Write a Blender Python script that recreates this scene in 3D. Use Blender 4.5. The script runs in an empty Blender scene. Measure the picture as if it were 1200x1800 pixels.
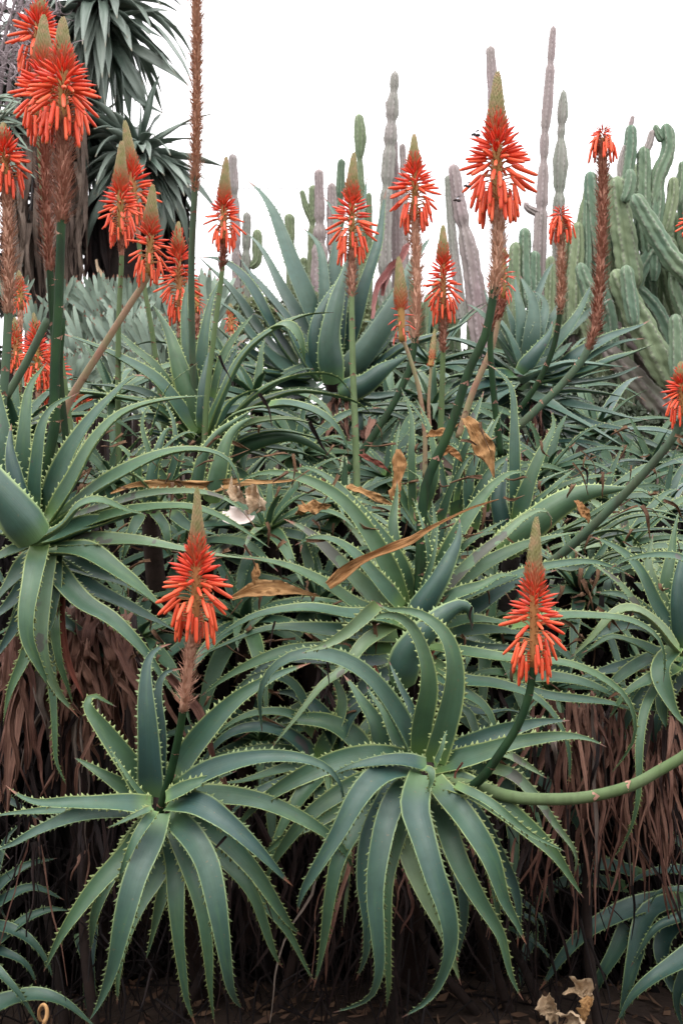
import bpy, math, random
import numpy as np
from mathutils import Vector, Matrix, Quaternion

# ------------------------------------------------------------------ camera, sky, sun, exposure
sc = bpy.context.scene
COL = sc.collection
CAMZ = 1.45
F = 2021.0                     # focal length in photograph pixels (1200 x 1800)
cam = bpy.data.cameras.new('camera')
cam.sensor_fit = 'VERTICAL'; cam.sensor_height = 24.0; cam.lens = 24.0 * F / 1800.0
cam.clip_start = 0.05; cam.clip_end = 2000
cam.dof.use_dof = True; cam.dof.focus_distance = 2.75; cam.dof.aperture_fstop = 7.0
camo = bpy.data.objects.new('camera', cam); COL.objects.link(camo)
camo.location = (0, 0, CAMZ); camo.rotation_euler = (math.radians(90), 0, 0)
sc.camera = camo

world = bpy.data.worlds.new('World'); sc.world = world; world.use_nodes = True
wn = world.node_tree.nodes; wl = world.node_tree.links; wn.clear()
out = wn.new('ShaderNodeOutputWorld'); bg = wn.new('ShaderNodeBackground')
sky = wn.new('ShaderNodeTexSky'); sky.sky_type = 'NISHITA'; sky.sun_disc = False
SUN_EL, SUN_AZ = 62, 200       # high, a little behind the left shoulder
sky.sun_elevation = math.radians(SUN_EL); sky.sun_rotation = math.radians(SUN_AZ)
# a closed white cloud layer in front of the blue sky, brighter overhead
tc = wn.new('ShaderNodeTexCoord'); sep = wn.new('ShaderNodeSeparateXYZ')
mr = wn.new('ShaderNodeMapRange'); mr.inputs[1].default_value = -0.05; mr.inputs[2].default_value = 1.0
mr.inputs[3].default_value = 11.5; mr.inputs[4].default_value = 36.0
nz = wn.new('ShaderNodeTexNoise'); nz.inputs['Scale'].default_value = 1.6; nz.inputs['Detail'].default_value = 3
mul = wn.new('ShaderNodeMath'); mul.operation = 'MULTIPLY'
nmr = wn.new('ShaderNodeMapRange'); nmr.inputs[3].default_value = 0.92; nmr.inputs[4].default_value = 1.08
tint = wn.new('ShaderNodeVectorMath'); tint.operation = 'SCALE'; tint.inputs[0].default_value = (1.0, 0.985, 1.0)
mix = wn.new('ShaderNodeMix'); mix.data_type = 'RGBA'; mix.inputs['Factor'].default_value = 0.93
wl.new(tc.outputs['Generated'], sep.inputs[0]); wl.new(sep.outputs['Z'], mr.inputs[0])
wl.new(tc.outputs['Generated'], nz.inputs['Vector']); wl.new(nz.outputs[0], nmr.inputs[0])
wl.new(mr.outputs[0], mul.inputs[0]); wl.new(nmr.outputs[0], mul.inputs[1])
wl.new(mul.outputs[0], tint.inputs['Scale'])
wl.new(sky.outputs[0], mix.inputs['A']); wl.new(tint.outputs[0], mix.inputs['B'])
wl.new(mix.outputs['Result'], bg.inputs[0]); bg.inputs[1].default_value = 0.10
wl.new(bg.outputs[0], out.inputs[0])

sun = bpy.data.lights.new('sun', 'SUN'); sun.energy = 1.0; sun.angle = math.radians(24); sun.color = (1, 0.96, 0.9)
suno = bpy.data.objects.new('sun', sun); COL.objects.link(suno)
suno.rotation_euler = (math.radians(90 - SUN_EL), 0, math.radians(180 - SUN_AZ) + math.pi)
_az = math.radians(SUN_AZ)
_dir = Vector((math.sin(_az) * math.cos(math.radians(SUN_EL)), math.cos(_az) * math.cos(math.radians(SUN_EL)), math.sin(math.radians(SUN_EL))))
suno.rotation_euler = _dir.to_track_quat('Z', 'Y').to_euler()

vs = sc.view_settings
vs.view_transform = 'Standard'; vs.look = 'None'; vs.gamma = 1.0; vs.use_curve_mapping = False; vs.exposure = 0.2

rnd = random.Random(7)
nrg = np.random.default_rng(5)

# ------------------------------------------------------------------ helpers
def P(x, y, d):
    """pixel of the photograph at distance d (m along the view) -> world point"""
    return np.array([(x - 600) / F * d, d, CAMZ + (900 - y) / F * d])

def ground_z(x, y):
    def ss(a, b, t):
        t = min(1, max(0, (t - a) / (b - a))); return t * t * (3 - 2 * t)
    z = 1.45 * ss(3.7, 6.3, y) + 0.75 * ss(6.2, 8.6, y)
    z += 0.03 * math.sin(x * 2.3 + 1) * math.cos(y * 1.9) + 0.015 * math.sin(x * 7 + y * 5)
    return z if y < 40 else z

def nrm(v):
    n = np.linalg.norm(v)
    return v / n if n > 1e-9 else v

def catmull(pts, n):
    """n points evenly spaced along a smooth curve through pts"""
    p = np.asarray(pts, float)
    if len(p) == 2:
        t = np.linspace(0, 1, n)[:, None]; return p[0] * (1 - t) + p[1] * t
    p = np.vstack([2 * p[0] - p[1], p, 2 * p[-1] - p[-2]])
    out = []
    for i in range(1, len(p) - 2):
        a, b, c, d = p[i - 1], p[i], p[i + 1], p[i + 2]
        for k in range(12):
            t = k / 12
            out.append(0.5 * ((2 * b) + (c - a) * t + (2 * a - 5 * b + 4 * c - d) * t * t + (3 * b - a - 3 * c + d) * t ** 3))
    out.append(p[-2]); out = np.array(out)
    s = np.concatenate([[0], np.cumsum(np.linalg.norm(np.diff(out, axis=0), axis=1))])
    u = np.linspace(0, s[-1], n)
    return np.stack([np.interp(u, s, out[:, k]) for k in range(out.shape[1])], 1)

def tangents(c):
    t = np.gradient(c, axis=0)
    return t / np.maximum(np.linalg.norm(t, axis=1), 1e-9)[:, None]

def frames(c, ref, blend=0.3):
    """normals carried along the curve, pulled towards ref (one vector or one per point)"""
    T = tangents(c); N = np.zeros_like(c)
    ref = np.broadcast_to(np.asarray(ref, float), c.shape)
    n = ref[0] - T[0] * ref[0].dot(T[0])
    if np.linalg.norm(n) < 0.05: n = np.cross(T[0], [0.3, 0.5, 0.8])
    n = nrm(n); N[0] = n
    for i in range(1, len(c)):
        a = n - T[i] * n.dot(T[i]); a = nrm(a)
        b = ref[i] - T[i] * ref[i].dot(T[i])
        n = nrm(a * (1 - blend) + b * blend); n = nrm(n - T[i] * n.dot(T[i])); N[i] = n
    return T, N, np.cross(T, N)

class MB:
    def __init__(s): s.v = []; s.f = []; s.uv = []; s.n = 0
    def add(s, verts, faces, uvs=None):
        verts = np.asarray(verts, float).reshape(-1, 3)
        if uvs is None: uvs = np.zeros((len(verts), 2))
        s.v.append(verts); s.uv.append(np.asarray(uvs, float).reshape(-1, 2))
        o = s.n; s.f.extend([tuple(i + o for i in f) for f in faces]); s.n += len(verts)
    def grid(s, rows, uvs, close=False):
        """rows: (R, K, 3) array"""
        R, K = rows.shape[:2]; fs = []
        for i in range(R - 1):
            a = i * K; b = a + K
            for k in range(K - 1): fs.append((a + k, a + k + 1, b + k + 1, b + k))
            if close: fs.append((a + K - 1, a, b, b + K - 1))
        s.add(rows.reshape(-1, 3), fs, np.asarray(uvs).reshape(-1, 2))
    def tube(s, c, r, k=8, ref=(0.2, -1, 0.3), v0=0.0, v1=1.0, cap=True, ribs=0, rd=0.0):
        c = np.asarray(c, float); r = np.broadcast_to(np.asarray(r, float), (len(c),))
        T, N, B = frames(c, ref, 0.0)
        th = np.arange(k) / k * 2 * math.pi
        rr = 1.0 + (rd * np.cos(ribs * th) if ribs else 0)
        ring = (np.cos(th) * rr)[None, :, None] * N[:, None, :] + (np.sin(th) * rr)[None, :, None] * B[:, None, :]
        rows = c[:, None, :] + ring * r[:, None, None]
        uv = np.zeros((len(c), k, 2)); uv[:, :, 0] = (th / (2 * math.pi))[None]; uv[:, :, 1] = np.linspace(v0, v1, len(c))[:, None]
        o = s.n
        s.grid(rows, uv, close=True)
        if cap:
            s.f.append(tuple(o + i for i in range(k))[::-1]); e = o + (len(c) - 1) * k
            s.f.append(tuple(e + i for i in range(k)))
    def mesh(s, name, mat, smooth=True, origin=None):
        v = np.vstack(s.v)
        if origin is not None: v = v - np.asarray(origin)
        me = bpy.data.meshes.new(name)
        me.from_pydata(v.tolist(), [], s.f)
        uvs = np.vstack(s.uv); ul = me.uv_layers.new(name='UVMap')
        li = np.zeros(len(me.loops), dtype=np.int32); me.loops.foreach_get('vertex_index', li)
        ul.data.foreach_set('uv', uvs[li].astype(np.float32).ravel())
        if smooth: me.polygons.foreach_set('use_smooth', np.ones(len(me.polygons), dtype=bool))
        me.materials.append(mat); me.update()
        return me

def link(name, me, parent=None, loc=None):
    o = bpy.data.objects.new(name, me); COL.objects.link(o)
    if parent: o.parent = parent
    if loc is not None: o.location = loc
    return o
def root_of(o):
    while o.parent: o = o.parent
    return o
def part(name, mb, mat, parent, kind=None, label=None, smooth=True):
    r = root_of(parent)
    o = link(name, mb.mesh(name, mat, smooth, origin=ORIG[r.name]), parent)
    if kind: o['kind'] = kind
    if label: o['label'] = label
    return o
ORIG = {}
def thing(name, loc, label, cat, group=None):
    o = bpy.data.objects.new(name, None); COL.objects.link(o)
    o.empty_display_size = 0.1
    o.location = loc; ORIG[o.name] = np.array(loc, float)
    o['label'] = label; o['category'] = cat
    if group: o['group'] = group
    return o
def single(name, mb, mat, label, cat, group=None, smooth=True):
    v = np.vstack(mb.v); c = v.mean(0); c[2] = v[:, 2].min()
    o = link(name, mb.mesh(name, mat, smooth, origin=c), None, c)
    o['label'] = label; o['category'] = cat
    if group: o['group'] = group
    return o

# ------------------------------------------------------------------ materials
class NT:
    def __init__(s, name):
        s.m = bpy.data.materials.new(name); s.m.use_nodes = True
        s.t = s.m.node_tree; s.N = s.t.nodes; s.L = s.t.links
        s.b = s.N['Principled BSDF']
    def node(s, t, **k):
        n = s.N.new(t)
        for a, b in k.items(): setattr(n, a, b)
        return n
    def val(s, x, sock):
        if hasattr(x, 'links'): s.L.new(x, sock)
        else: sock.default_value = x
    def math(s, op, a, b=0.0, c=None, clamp=False):
        n = s.node('ShaderNodeMath', operation=op); n.use_clamp = clamp
        s.val(a, n.inputs[0]); s.val(b, n.inputs[1])
        if c is not None: s.val(c, n.inputs[2])
        return n.outputs[0]
    def mr(s, x, a, b, c=0.0, d=1.0, smooth=False):
        n = s.node('ShaderNodeMapRange')
        if smooth: n.interpolation_type = 'SMOOTHSTEP'
        s.val(x, n.inputs[0]); s.val(a, n.inputs[1]); s.val(b, n.inputs[2]); s.val(c, n.inputs[3]); s.val(d, n.inputs[4])
        return n.outputs[0]
    def mix(s, f, a, b):
        n = s.node('ShaderNodeMix', data_type='RGBA')
        s.val(f, n.inputs['Factor'])
        for x, k in ((a, 'A'), (b, 'B')):
            if hasattr(x, 'links'): s.L.new(x, n.inputs[k])
            else: n.inputs[k].default_value = (*x, 1)
        return n.outputs['Result']
    def noise(s, vec=None, scale=5, detail=3, rough=0.5):
        n = s.node('ShaderNodeTexNoise'); n.inputs['Scale'].default_value = scale
        n.inputs['Detail'].default_value = detail; n.inputs['Roughness'].default_value = rough
        if vec is not None: s.L.new(vec, n.inputs['Vector'])
        return n.outputs[0]
    def uv(s):
        n = s.node('ShaderNodeSeparateXYZ'); t = s.node('ShaderNodeTexCoord'); s.L.new(t.outputs['UV'], n.inputs[0])
        return n.outputs['X'], n.outputs['Y'], t.outputs['UV']
    def obj(s):
        t = s.node('ShaderNodeTexCoord'); return t.outputs['Object']
    def rand(s):
        return s.node('ShaderNodeObjectInfo').outputs['Random']
    def stretch(s, vec, sc3, off=None):
        n = s.node('ShaderNodeMapping'); s.L.new(vec, n.inputs['Vector']); n.inputs['Scale'].default_value = sc3
        if off is not None: s.L.new(off, n.inputs['Location'])
        return n.outputs[0]
    def bump(s, h, strength=0.3, dist=0.002):
        n = s.node('ShaderNodeBump'); n.inputs['Strength'].default_value = strength; n.inputs['Distance'].default_value = dist
        s.L.new(h, n.inputs['Height']); s.L.new(n.outputs[0], s.b.inputs['Normal'])
    def done(s, col, rough=0.5, spec=0.5, **k):
        s.val(col if hasattr(col, 'links') else (*col, 1), s.b.inputs['Base Color'])
        s.val(rough, s.b.inputs['Roughness']); s.val(spec, s.b.inputs['Specular IOR Level'])
        return s.m

def leaf_material(name, c1, c2, lime, margin, mwidth=0.95, rough=0.42, spots=0.6, spec=0.45):
    t = NT(name); u, v, uv = t.uv(); r = t.rand(); ob = t.obj()
    comb = t.node('ShaderNodeCombineXYZ'); t.L.new(t.math('MULTIPLY', r, 37.0), comb.inputs[0]); t.L.new(t.math('MULTIPLY', r, 91.0), comb.inputs[1])
    off = comb.outputs[0]
    n1 = t.noise(t.stretch(ob, (7, 7, 7), off), 1, 3)
    f = t.math('ADD', t.mr(n1, 0.3, 0.7, -0.25, 0.25), r)
    f = t.math('ADD', f, t.mr(v, 0, 1, -0.15, 0.30), clamp=True)
    col = t.mix(f, c1, c2)
    # faint long streaks and a powdery bloom
    st = t.noise(t.stretch(uv, (34, 2.2, 1), off), 1, 3)
    col = t.mix(t.mr(st, 0.35, 0.75, 0, 0.22), col, tuple(min(1, x * 1.7 + 0.02) for x in c1))
    blm = t.noise(t.stretch(ob, (30, 30, 30), off), 1, 4, 0.6)
    col = t.mix(t.mr(blm, 0.4, 0.8, 0, 0.55), col, tuple(x * 0.62 for x in c2))
    mid = t.mr(t.math('ABSOLUTE', t.math('SUBTRACT', u, 0.5)), 0.0, 0.16, 0.04, 0, True)
    col = t.mix(mid, col, lime)
    big = t.noise(t.stretch(ob, (3.5, 3.5, 3.5), off), 1, 4, 0.65)
    col = t.mix(t.mr(big, 0.45, 0.7, 0, 0.45), col, tuple(x * 0.6 for x in c1))
    ylw = t.noise(t.stretch(uv, (3, 5, 1), off), 1.2, 3)
    col = t.mix(t.math('MULTIPLY', t.mr(ylw, 0.52, 0.75, 0, 0.5), t.mr(v, 0.2, 0.9)), col, lime)
    col = t.mix(t.mr(v, 0.0, 0.15, 0.8, 0, True), col, lime)
    # brown and purple scars
    sp = t.noise(t.stretch(ob, (16, 16, 16), off), 1, 2)
    thr = t.mr(r, 0, 1, 0.76 - 0.12 * spots, 0.78)
    scar = t.mr(sp, thr, t.math('ADD', thr, 0.02))
    col = t.mix(t.math('MULTIPLY', scar, 0.7), col, (0.075, 0.055, 0.06))
    sp2 = t.noise(t.stretch(ob, (140, 140, 140), off), 1, 1)
    col = t.mix(t.mr(sp2, 0.70, 0.76, 0, 0.6), col, (0.10, 0.09, 0.05))
    e = t.math('ABSOLUTE', t.math('SUBTRACT', t.math('MULTIPLY', u, 2.0), 1.0))
    col = t.mix(t.mr(e, mwidth - 0.12, 1.0, 0, 0.85, True), col, margin)
    # dry tip
    tipn = t.math('ADD', v, t.mr(n1, 0, 1, -0.03, 0.03))
    dry = t.mr(tipn, t.mr(r, 0, 1, 0.90, 0.985), t.mr(r, 0, 1, 0.93, 1.0))
    col = t.mix(dry, col, t.mix(r, (0.22, 0.10, 0.06), (0.09, 0.05, 0.045)))
    t.bump(t.math('ADD', st, t.math('MULTIPLY', blm, 0.6)), 0.35, 0.0012)
    m = t.done(col, t.mr(blm, 0.3, 0.7, rough - 0.04, rough + 0.1), spec)
    t.b.inputs['Subsurface Weight'].default_value = 0.0
    return m

M = {}
M['leaf'] = leaf_material('aloe_leaf_green', (0.036, 0.090, 0.062), (0.060, 0.120, 0.052), (0.13, 0.22, 0.06), (0.36, 0.44, 0.16))
M['leaf_blue'] = leaf_material('aloe_leaf_blue', (0.026, 0.066, 0.061), (0.038, 0.086, 0.056), (0.09, 0.17, 0.06), (0.27, 0.36, 0.15))
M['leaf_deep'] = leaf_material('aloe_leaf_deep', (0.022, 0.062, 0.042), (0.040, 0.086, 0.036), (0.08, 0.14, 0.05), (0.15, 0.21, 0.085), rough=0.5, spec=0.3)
M['leaf_pale'] = leaf_material('aloe_leaf_pale', (0.095, 0.165, 0.095), (0.13, 0.185, 0.08), (0.17, 0.25, 0.09), (0.32, 0.38, 0.15), spots=2.0)
M['leaf_grey'] = leaf_material('aloe_leaf_grey', (0.055, 0.10, 0.09), (0.075, 0.12, 0.085), (0.11, 0.16, 0.10), (0.17, 0.22, 0.14), mwidth=0.97)
M['leaf_sky'] = leaf_material('aloe_leaf_powdery', (0.056, 0.113, 0.095), (0.074, 0.130, 0.088), (0.13, 0.18, 0.12), (0.18, 0.24, 0.15), mwidth=0.97)

def simple(name, a, b, scale=12, rough=0.7, bump=0.4, bd=0.003, spec=0.3, sx=(1, 1, 1), rf=0.5):
    t = NT(name); r = t.rand(); ob = t.obj()
    n = t.noise(t.stretch(ob, sx), scale, 5, 0.6)
    f = t.math('ADD', t.mr(n, 0.25, 0.75, -0.4, 0.4), t.mr(r, 0, 1, 0.5 - rf, 0.5 + rf), clamp=True)
    t.bump(n, bump, bd)
    return t.done(t.mix(f, a, b), rough, spec)
def ribbon_mat(name, a, b, c, rough=0.75, spec=0.25):
    t = NT(name); r = t.rand(); u, v, uv = t.uv(); ob = t.obj()
    comb = t.node('ShaderNodeCombineXYZ'); t.L.new(t.math('MULTIPLY', r, 37.0), comb.inputs[0])
    s = t.noise(t.stretch(uv, (9, 2.0, 1), comb.outputs[0]), 1.5, 4, 0.6)
    n = t.noise(ob, 20, 3)
    col = t.mix(t.math('ADD', t.mr(n, 0.3, 0.7, -0.3, 0.3), r, clamp=True), a, b)
    col = t.mix(t.mr(s, 0.4, 0.75, 0, 0.65), col, c)
    t.bump(s, 0.8, 0.004)
    return t.done(col, rough, spec)
M['dead'] = ribbon_mat('dead_leaf_brown', (0.105, 0.045, 0.032), (0.29, 0.155, 0.11), (0.028, 0.013, 0.011))
M['dead_grey'] = ribbon_mat('dead_leaf_grey', (0.13, 0.10, 0.085), (0.30, 0.24, 0.20), (0.05, 0.038, 0.034))
M['dead_dark'] = ribbon_mat('dead_leaf_dark', (0.012, 0.008, 0.008), (0.040, 0.021, 0.018), (0.006, 0.004, 0.005))  # dead leaf darkened to carry the hedge shade; black leaf tips use it too

M['dead_red'] = ribbon_mat('dead_leaf_rust', (0.20, 0.055, 0.035), (0.24, 0.08, 0.055), (0.07, 0.03, 0.025))
M['dry'] = ribbon_mat('dry_leaf_orange', (0.34, 0.16, 0.06), (0.48, 0.28, 0.12), (0.10, 0.045, 0.02))
M['dry_mix'] = ribbon_mat('dry_scrap', (0.10, 0.05, 0.032), (0.32, 0.19, 0.10), (0.05, 0.025, 0.018))
M['withered'] = ribbon_mat('withered_pink', (0.48, 0.22, 0.21), (0.52, 0.28, 0.26), (0.26, 0.10, 0.10))
M['tan'] = ribbon_mat('dry_leaf_tan', (0.50, 0.36, 0.22), (0.58, 0.45, 0.32), (0.25, 0.15, 0.09))
M['trunk'] = simple('aloe_stem_bark', (0.012, 0.008, 0.007), (0.034, 0.020, 0.016), 18, 0.85, 0.9, 0.01)
M['rot'] = simple('shade_dark_leaf', (0.006, 0.004, 0.004), (0.022, 0.012, 0.011), 10, 0.9, 0.5)  # near black brown that carries the shade inside the hedge
M['soil'] = simple('soil', (0.022, 0.015, 0.012), (0.055, 0.036, 0.027), 6, 0.95, 0.9, 0.03)
M['litter'] = simple('leaf_litter', (0.07, 0.035, 0.025), (0.20, 0.12, 0.07), 12, 0.85, 0.5, 0.004)

# stalks: green, some dark, some pinkish
def stalk_mat(name, a, b, dark):
    t = NT(name); u, v, uv = t.uv(); ob = t.obj()
    n = t.noise(ob, 14, 4)
    col = t.mix(t.mr(n, 0.3, 0.7), a, b)
    w = t.noise(t.stretch(ob, (60, 60, 6)), 1, 3)
    col = t.mix(t.mr(w, 0.45, 0.7, 0, 0.5), col, dark)
    t.bump(w, 0.3, 0.001)
    return t.done(col, 0.58, 0.10)
M['stalk'] = stalk_mat('flower_stalk_green', (0.09, 0.14, 0.055), (0.12, 0.165, 0.08), (0.07, 0.09, 0.045))
M['stalk_dark'] = stalk_mat('flower_stalk_dark', (0.010, 0.030, 0.013), (0.022, 0.050, 0.018), (0.014, 0.012, 0.008))
M['stalk_grey'] = stalk_mat('flower_stalk_grey', (0.060, 0.105, 0.070), (0.085, 0.12, 0.068), (0.060, 0.048, 0.04))
M['stalk_pink'] = stalk_mat('flower_stalk_pink', (0.26, 0.22, 0.13), (0.30, 0.15, 0.11), (0.17, 0.20, 0.09))
M['bract'] = simple('stalk_bract', (0.22, 0.11, 0.085), (0.40, 0.22, 0.16), 60, 0.7, 0.3)
M['husk'] = simple('spent_flower_husk', (0.25, 0.085, 0.055), (0.54, 0.33, 0.23), 90, 0.75, 0.3)
M['pedicel'] = simple('floret_pedicel', (0.42, 0.10, 0.05), (0.40, 0.20, 0.07), 40, 0.6, 0.1)

def floret_mat(name, a, b, tip, tipb, t0):
    t = NT(name); u, v, uv = t.uv(); r = t.rand()
    col = t.mix(r, a, b)
    s = t.noise(t.stretch(uv, (12, 1.5, 1)), 1, 2)
    col = t.mix(t.mr(s, 0.4, 0.7, 0, 0.3), col, tuple(x * 0.75 for x in a))
    col = t.mix(t.mr(v, t0, 1.0, 0, 0.9, True), col, t.mix(r, tip, tipb))
    m = t.done(col, 0.45, 0.28)
    t.b.inputs['Subsurface Weight'].default_value = 0.0
    return m
M['floret'] = floret_mat('floret_open', (0.72, 0.075, 0.032), (0.82, 0.14, 0.055), (0.62, 0.25, 0.09), (0.62, 0.10, 0.05), 0.93)
M['bud'] = floret_mat('floret_closed', (0.66, 0.058, 0.034), (0.76, 0.100, 0.045), (0.36, 0.07, 0.07), (0.25, 0.10, 0.08), 0.78)
M['floret_pink'] = floret_mat('floret_pink', (0.70, 0.09, 0.06), (0.76, 0.12, 0.08), (0.5, 0.12, 0.1), (0.4, 0.15, 0.1), 0.8)
def cone_mat():
    t = NT('bud_cone'); u, v, uv = t.uv(); n = t.noise(t.obj(), 55, 3)
    a = t.mix(t.mr(n, 0.35, 0.65), (0.27, 0.25, 0.10), (0.38, 0.31, 0.17))
    col = t.mix(t.math('ADD', t.mr(v, 0.0, 0.55, 0.95, 0.0, True), t.mr(n, 0.3, 0.7, -0.2, 0.2), clamp=True), a, (0.56, 0.11, 0.045))
    return t.done(col, 0.6, 0.3)
M['cone'] = cone_mat()
M['axis'] = simple('flower_axis', (0.30, 0.20, 0.055), (0.38, 0.17, 0.06), 50, 0.55, 0.3)
M['stamen'] = simple('stamen_yellow', (0.6, 0.42, 0.06), (0.65, 0.5, 0.12), 50, 0.6, 0.0)
# ------------------------------------------------------------------ builders: aloe leaves, plants, flower stalks
XS = np.array([-1, -0.93, -0.6, 0, 0.6, 0.93, 1.0])
def leaf_mb(c, w, ref, seed=0, q=1.55, ch=0.30, th=0.20, teeth=True, spacing=0.0135, tooth=0.0058, roll=0.0, segs=None, wob=1.0, point=0.95, blend=0.3):
    """an aloe leaf along curve c: channelled above, rounded below, toothed margins; w = full width"""
    r = np.random.default_rng(seed)
    segs = segs or 22
    c = catmull(c, segs + 1)
    L = float(np.sum(np.linalg.norm(np.diff(c, axis=0), axis=1)))
    s = np.linspace(0, 1, segs + 1)
    if wob > .5:
        hk = r.uniform(-1, 1, 3) * np.array([1, .6, 1]) * L * .035; c = c + np.clip((s - .72) / .28, 0, 1)[:, None] ** 2 * hk
        for _ in range(3): c = c + (np.sin(s * r.uniform(5, 13) + r.uniform(0, 6)) * s)[:, None] * r.uniform(-1, 1, 3) * L * .005
    T, N, B = frames(c, ref, blend)
    if roll is not None:
        a = np.asarray(roll) * s + 0.40 * wob * r.uniform(-1, 1) * s + 0.12 * wob * np.sin(s * r.uniform(4, 9) + r.uniform(0, 6))
        ca, sa = np.cos(a)[:, None], np.sin(a)[:, None]
        N, B = N * ca + B * sa, B * ca - N * sa
    prof = (np.clip(1 - s ** q, 0, 1) ** point) * (0.80 + 0.20 * np.minimum(1, s / 0.14)) + 0.012
    hw = 0.5 * w * prof * (1 + 0.04 * wob * np.sin(s * r.uniform(9, 17) + r.uniform(0, 6)))
    chn = ch * (0.7 + 0.6 * s); thk = th * (1.25 - 0.75 * s)
    X = XS[None, :]
    top = chn[:, None] * np.abs(X) ** 1.8
    bot = top - thk[:, None] * 2 * (1 - X ** 2) ** 0.75
    wavL = 0.05 * wob * np.sin(s * r.uniform(10, 20) + r.uniform(0, 6)); wavR = 0.05 * wob * np.sin(s * r.uniform(10, 20) + r.uniform(0, 6))
    wav = np.where(X < 0, wavL[:, None], wavR[:, None]) * np.abs(X) ** 2
    def rows(h):
        return c[:, None, :] + (X * hw[:, None])[:, :, None] * B[:, None, :] + ((h + wav) * hw[:, None])[:, :, None] * N[:, None, :]
    mb = MB()
    uv = np.zeros((segs + 1, 7, 2)); uv[:, :, 0] = (XS / 2 + 0.5)[None]; uv[:, :, 1] = s[:, None]
    tp, bt = rows(top), rows(bot)
    mb.grid(tp, uv); 
    mb.grid(bt[:, ::-1], uv[:, ::-1])
    if teeth:
        vs_, fs_, us_ = [], [], []
        for side, col in ((-1, 0), (1, 6)):
            edge = tp[:, col]; n = max(3, int(L * 0.965 / spacing)); pos = (np.arange(n) + r.uniform(0.1, 0.9)) / n * 0.965
            pos = pos + r.uniform(-0.38, 0.38, n) / n
            for p in pos:
                if p < 0.02 or r.uniform() < .07: continue
                f = p * segs; i = min(segs - 1, int(f)); k = f - i
                e = edge[i] * (1 - k) + edge[i + 1] * k; t_ = T[i]; b_ = B[i] * side; n_ = N[i]
                h = tooth * r.uniform(0.55, 1.30) * min(1.0, 0.30 + hw[i] / (0.28 * w)) 
                bs = h * 0.75
                o = len(vs_)
                vs_ += [e - t_ * bs - b_ * 0.0006, e + t_ * bs * 0.8 - b_ * 0.0006, e - n_ * bs * 0.6 - b_ * 0.001, e + b_ * h + t_ * h * 0.55 + n_ * h * 0.25]
                fs_ += [(o, o + 1, o + 3), (o + 1, o + 2, o + 3), (o + 2, o, o + 3)]
                us_ += [(0.0 if side < 0 else 1.0, min(p, 0.88))] * 4
        mb.add(vs_, fs_, us_)
    return mb

def px_curve(pts, d0, dm, dt, z=0.0):
    """pixel path -> world curve; dm/dt = metres nearer the camera at the middle / at the tip"""
    p = catmull(np.array(pts, float), 15)
    s = np.linspace(0, 1, 15)
    off = s * (4 * dm - dt) + s * s * (2 * dt - 4 * dm) + z
    return np.array([P(x, y, d0 - o) for (x, y), o in zip(p, off)])

SEED = [100]
def nseed():
    SEED[0] += 1; return SEED[0]

def aloe_leaf(root, center, d0, A, pts, w_, z=0.0, dm=None, dt=None, u=False, mat='leaf', roll=0.0, th=0.2, q=1.38, ch=0.36, tooth=0.0060, spacing=0.0135, point=0.95, name='leaf', label=None):
    w = w_ * 1.03
    p = np.array(pts, float)
    Lp = np.sum(np.linalg.norm(np.diff(p, axis=0), axis=1)) / F * d0
    up = (p[0][1] - p[-1][1]) / F * d0 / max(Lp, 1e-6)      # +1 pointing up, -1 hanging
    if dm is None: dm = Lp * (0.17 - 0.10 * up)
    if dt is None: dt = Lp * (0.13 - 0.30 * up) if up > 0 else Lp * (0.13 - 0.02 * up)
    c = px_curve(pts, d0, dm, dt, z)
    C3 = P(center[0], center[1], d0)
    rad = c[-1] - C3; rad = rad - A * rad.dot(A); rad = nrm(rad) if np.linalg.norm(rad) > 0.02 else np.zeros(3)
    ref = nrm(A - 0.55 * rad)
    if u:
        view = nrm(c[7] - np.array([0, 0, CAMZ])); ref = nrm(view + 0.25 * A * 0)
    mb = leaf_mb(c, w / F * d0, ref, nseed(), q=q, th=th, ch=ch, roll=roll, tooth=tooth, spacing=spacing, point=point)
    return part(name, mb, M[mat], root, label=label)

def aloe(center, d0, A, leaves, label, group, mat='leaf', stem=True, name='aloe_plant', cat='aloe', base=None, kw=None):
    """one aloe plant: a leaning bare stem from the ground and its leaves"""
    kw = kw or {}
    A = nrm(np.array(A, float)); C3 = P(center[0], center[1], d0)
    bx, by = (base if base else (C3[0] * 1.0, C3[1] + (0.35 if d0 > 3.2 else 0.85)))
    gz = ground_z(bx, by)
    root = thing(name, (bx, by, gz), label, cat, group)
    if stem:
        mb = MB(); g = np.array([bx, by, gz - 0.05]); top = C3 - A * 0.02
        m1 = g * 0.35 + top * 0.65 - A * 0.28
        c = catmull(np.array([g, g * 0.75 + m1 * 0.25 + [0.02, 0, 0], m1, C3 - A * 0.14, top]), 16)
        mb.tube(c, np.linspace(0.045, 0.026, 16), 10)
        part('stem', mb, M['trunk'], root)
    for L in leaves:
        k = dict(kw); 
        if len(L) > 2: k.update(L[2])
        k.setdefault('mat', mat)
        aloe_leaf(root, center, d0, A, L[1], L[0], **k)
    return root

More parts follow.
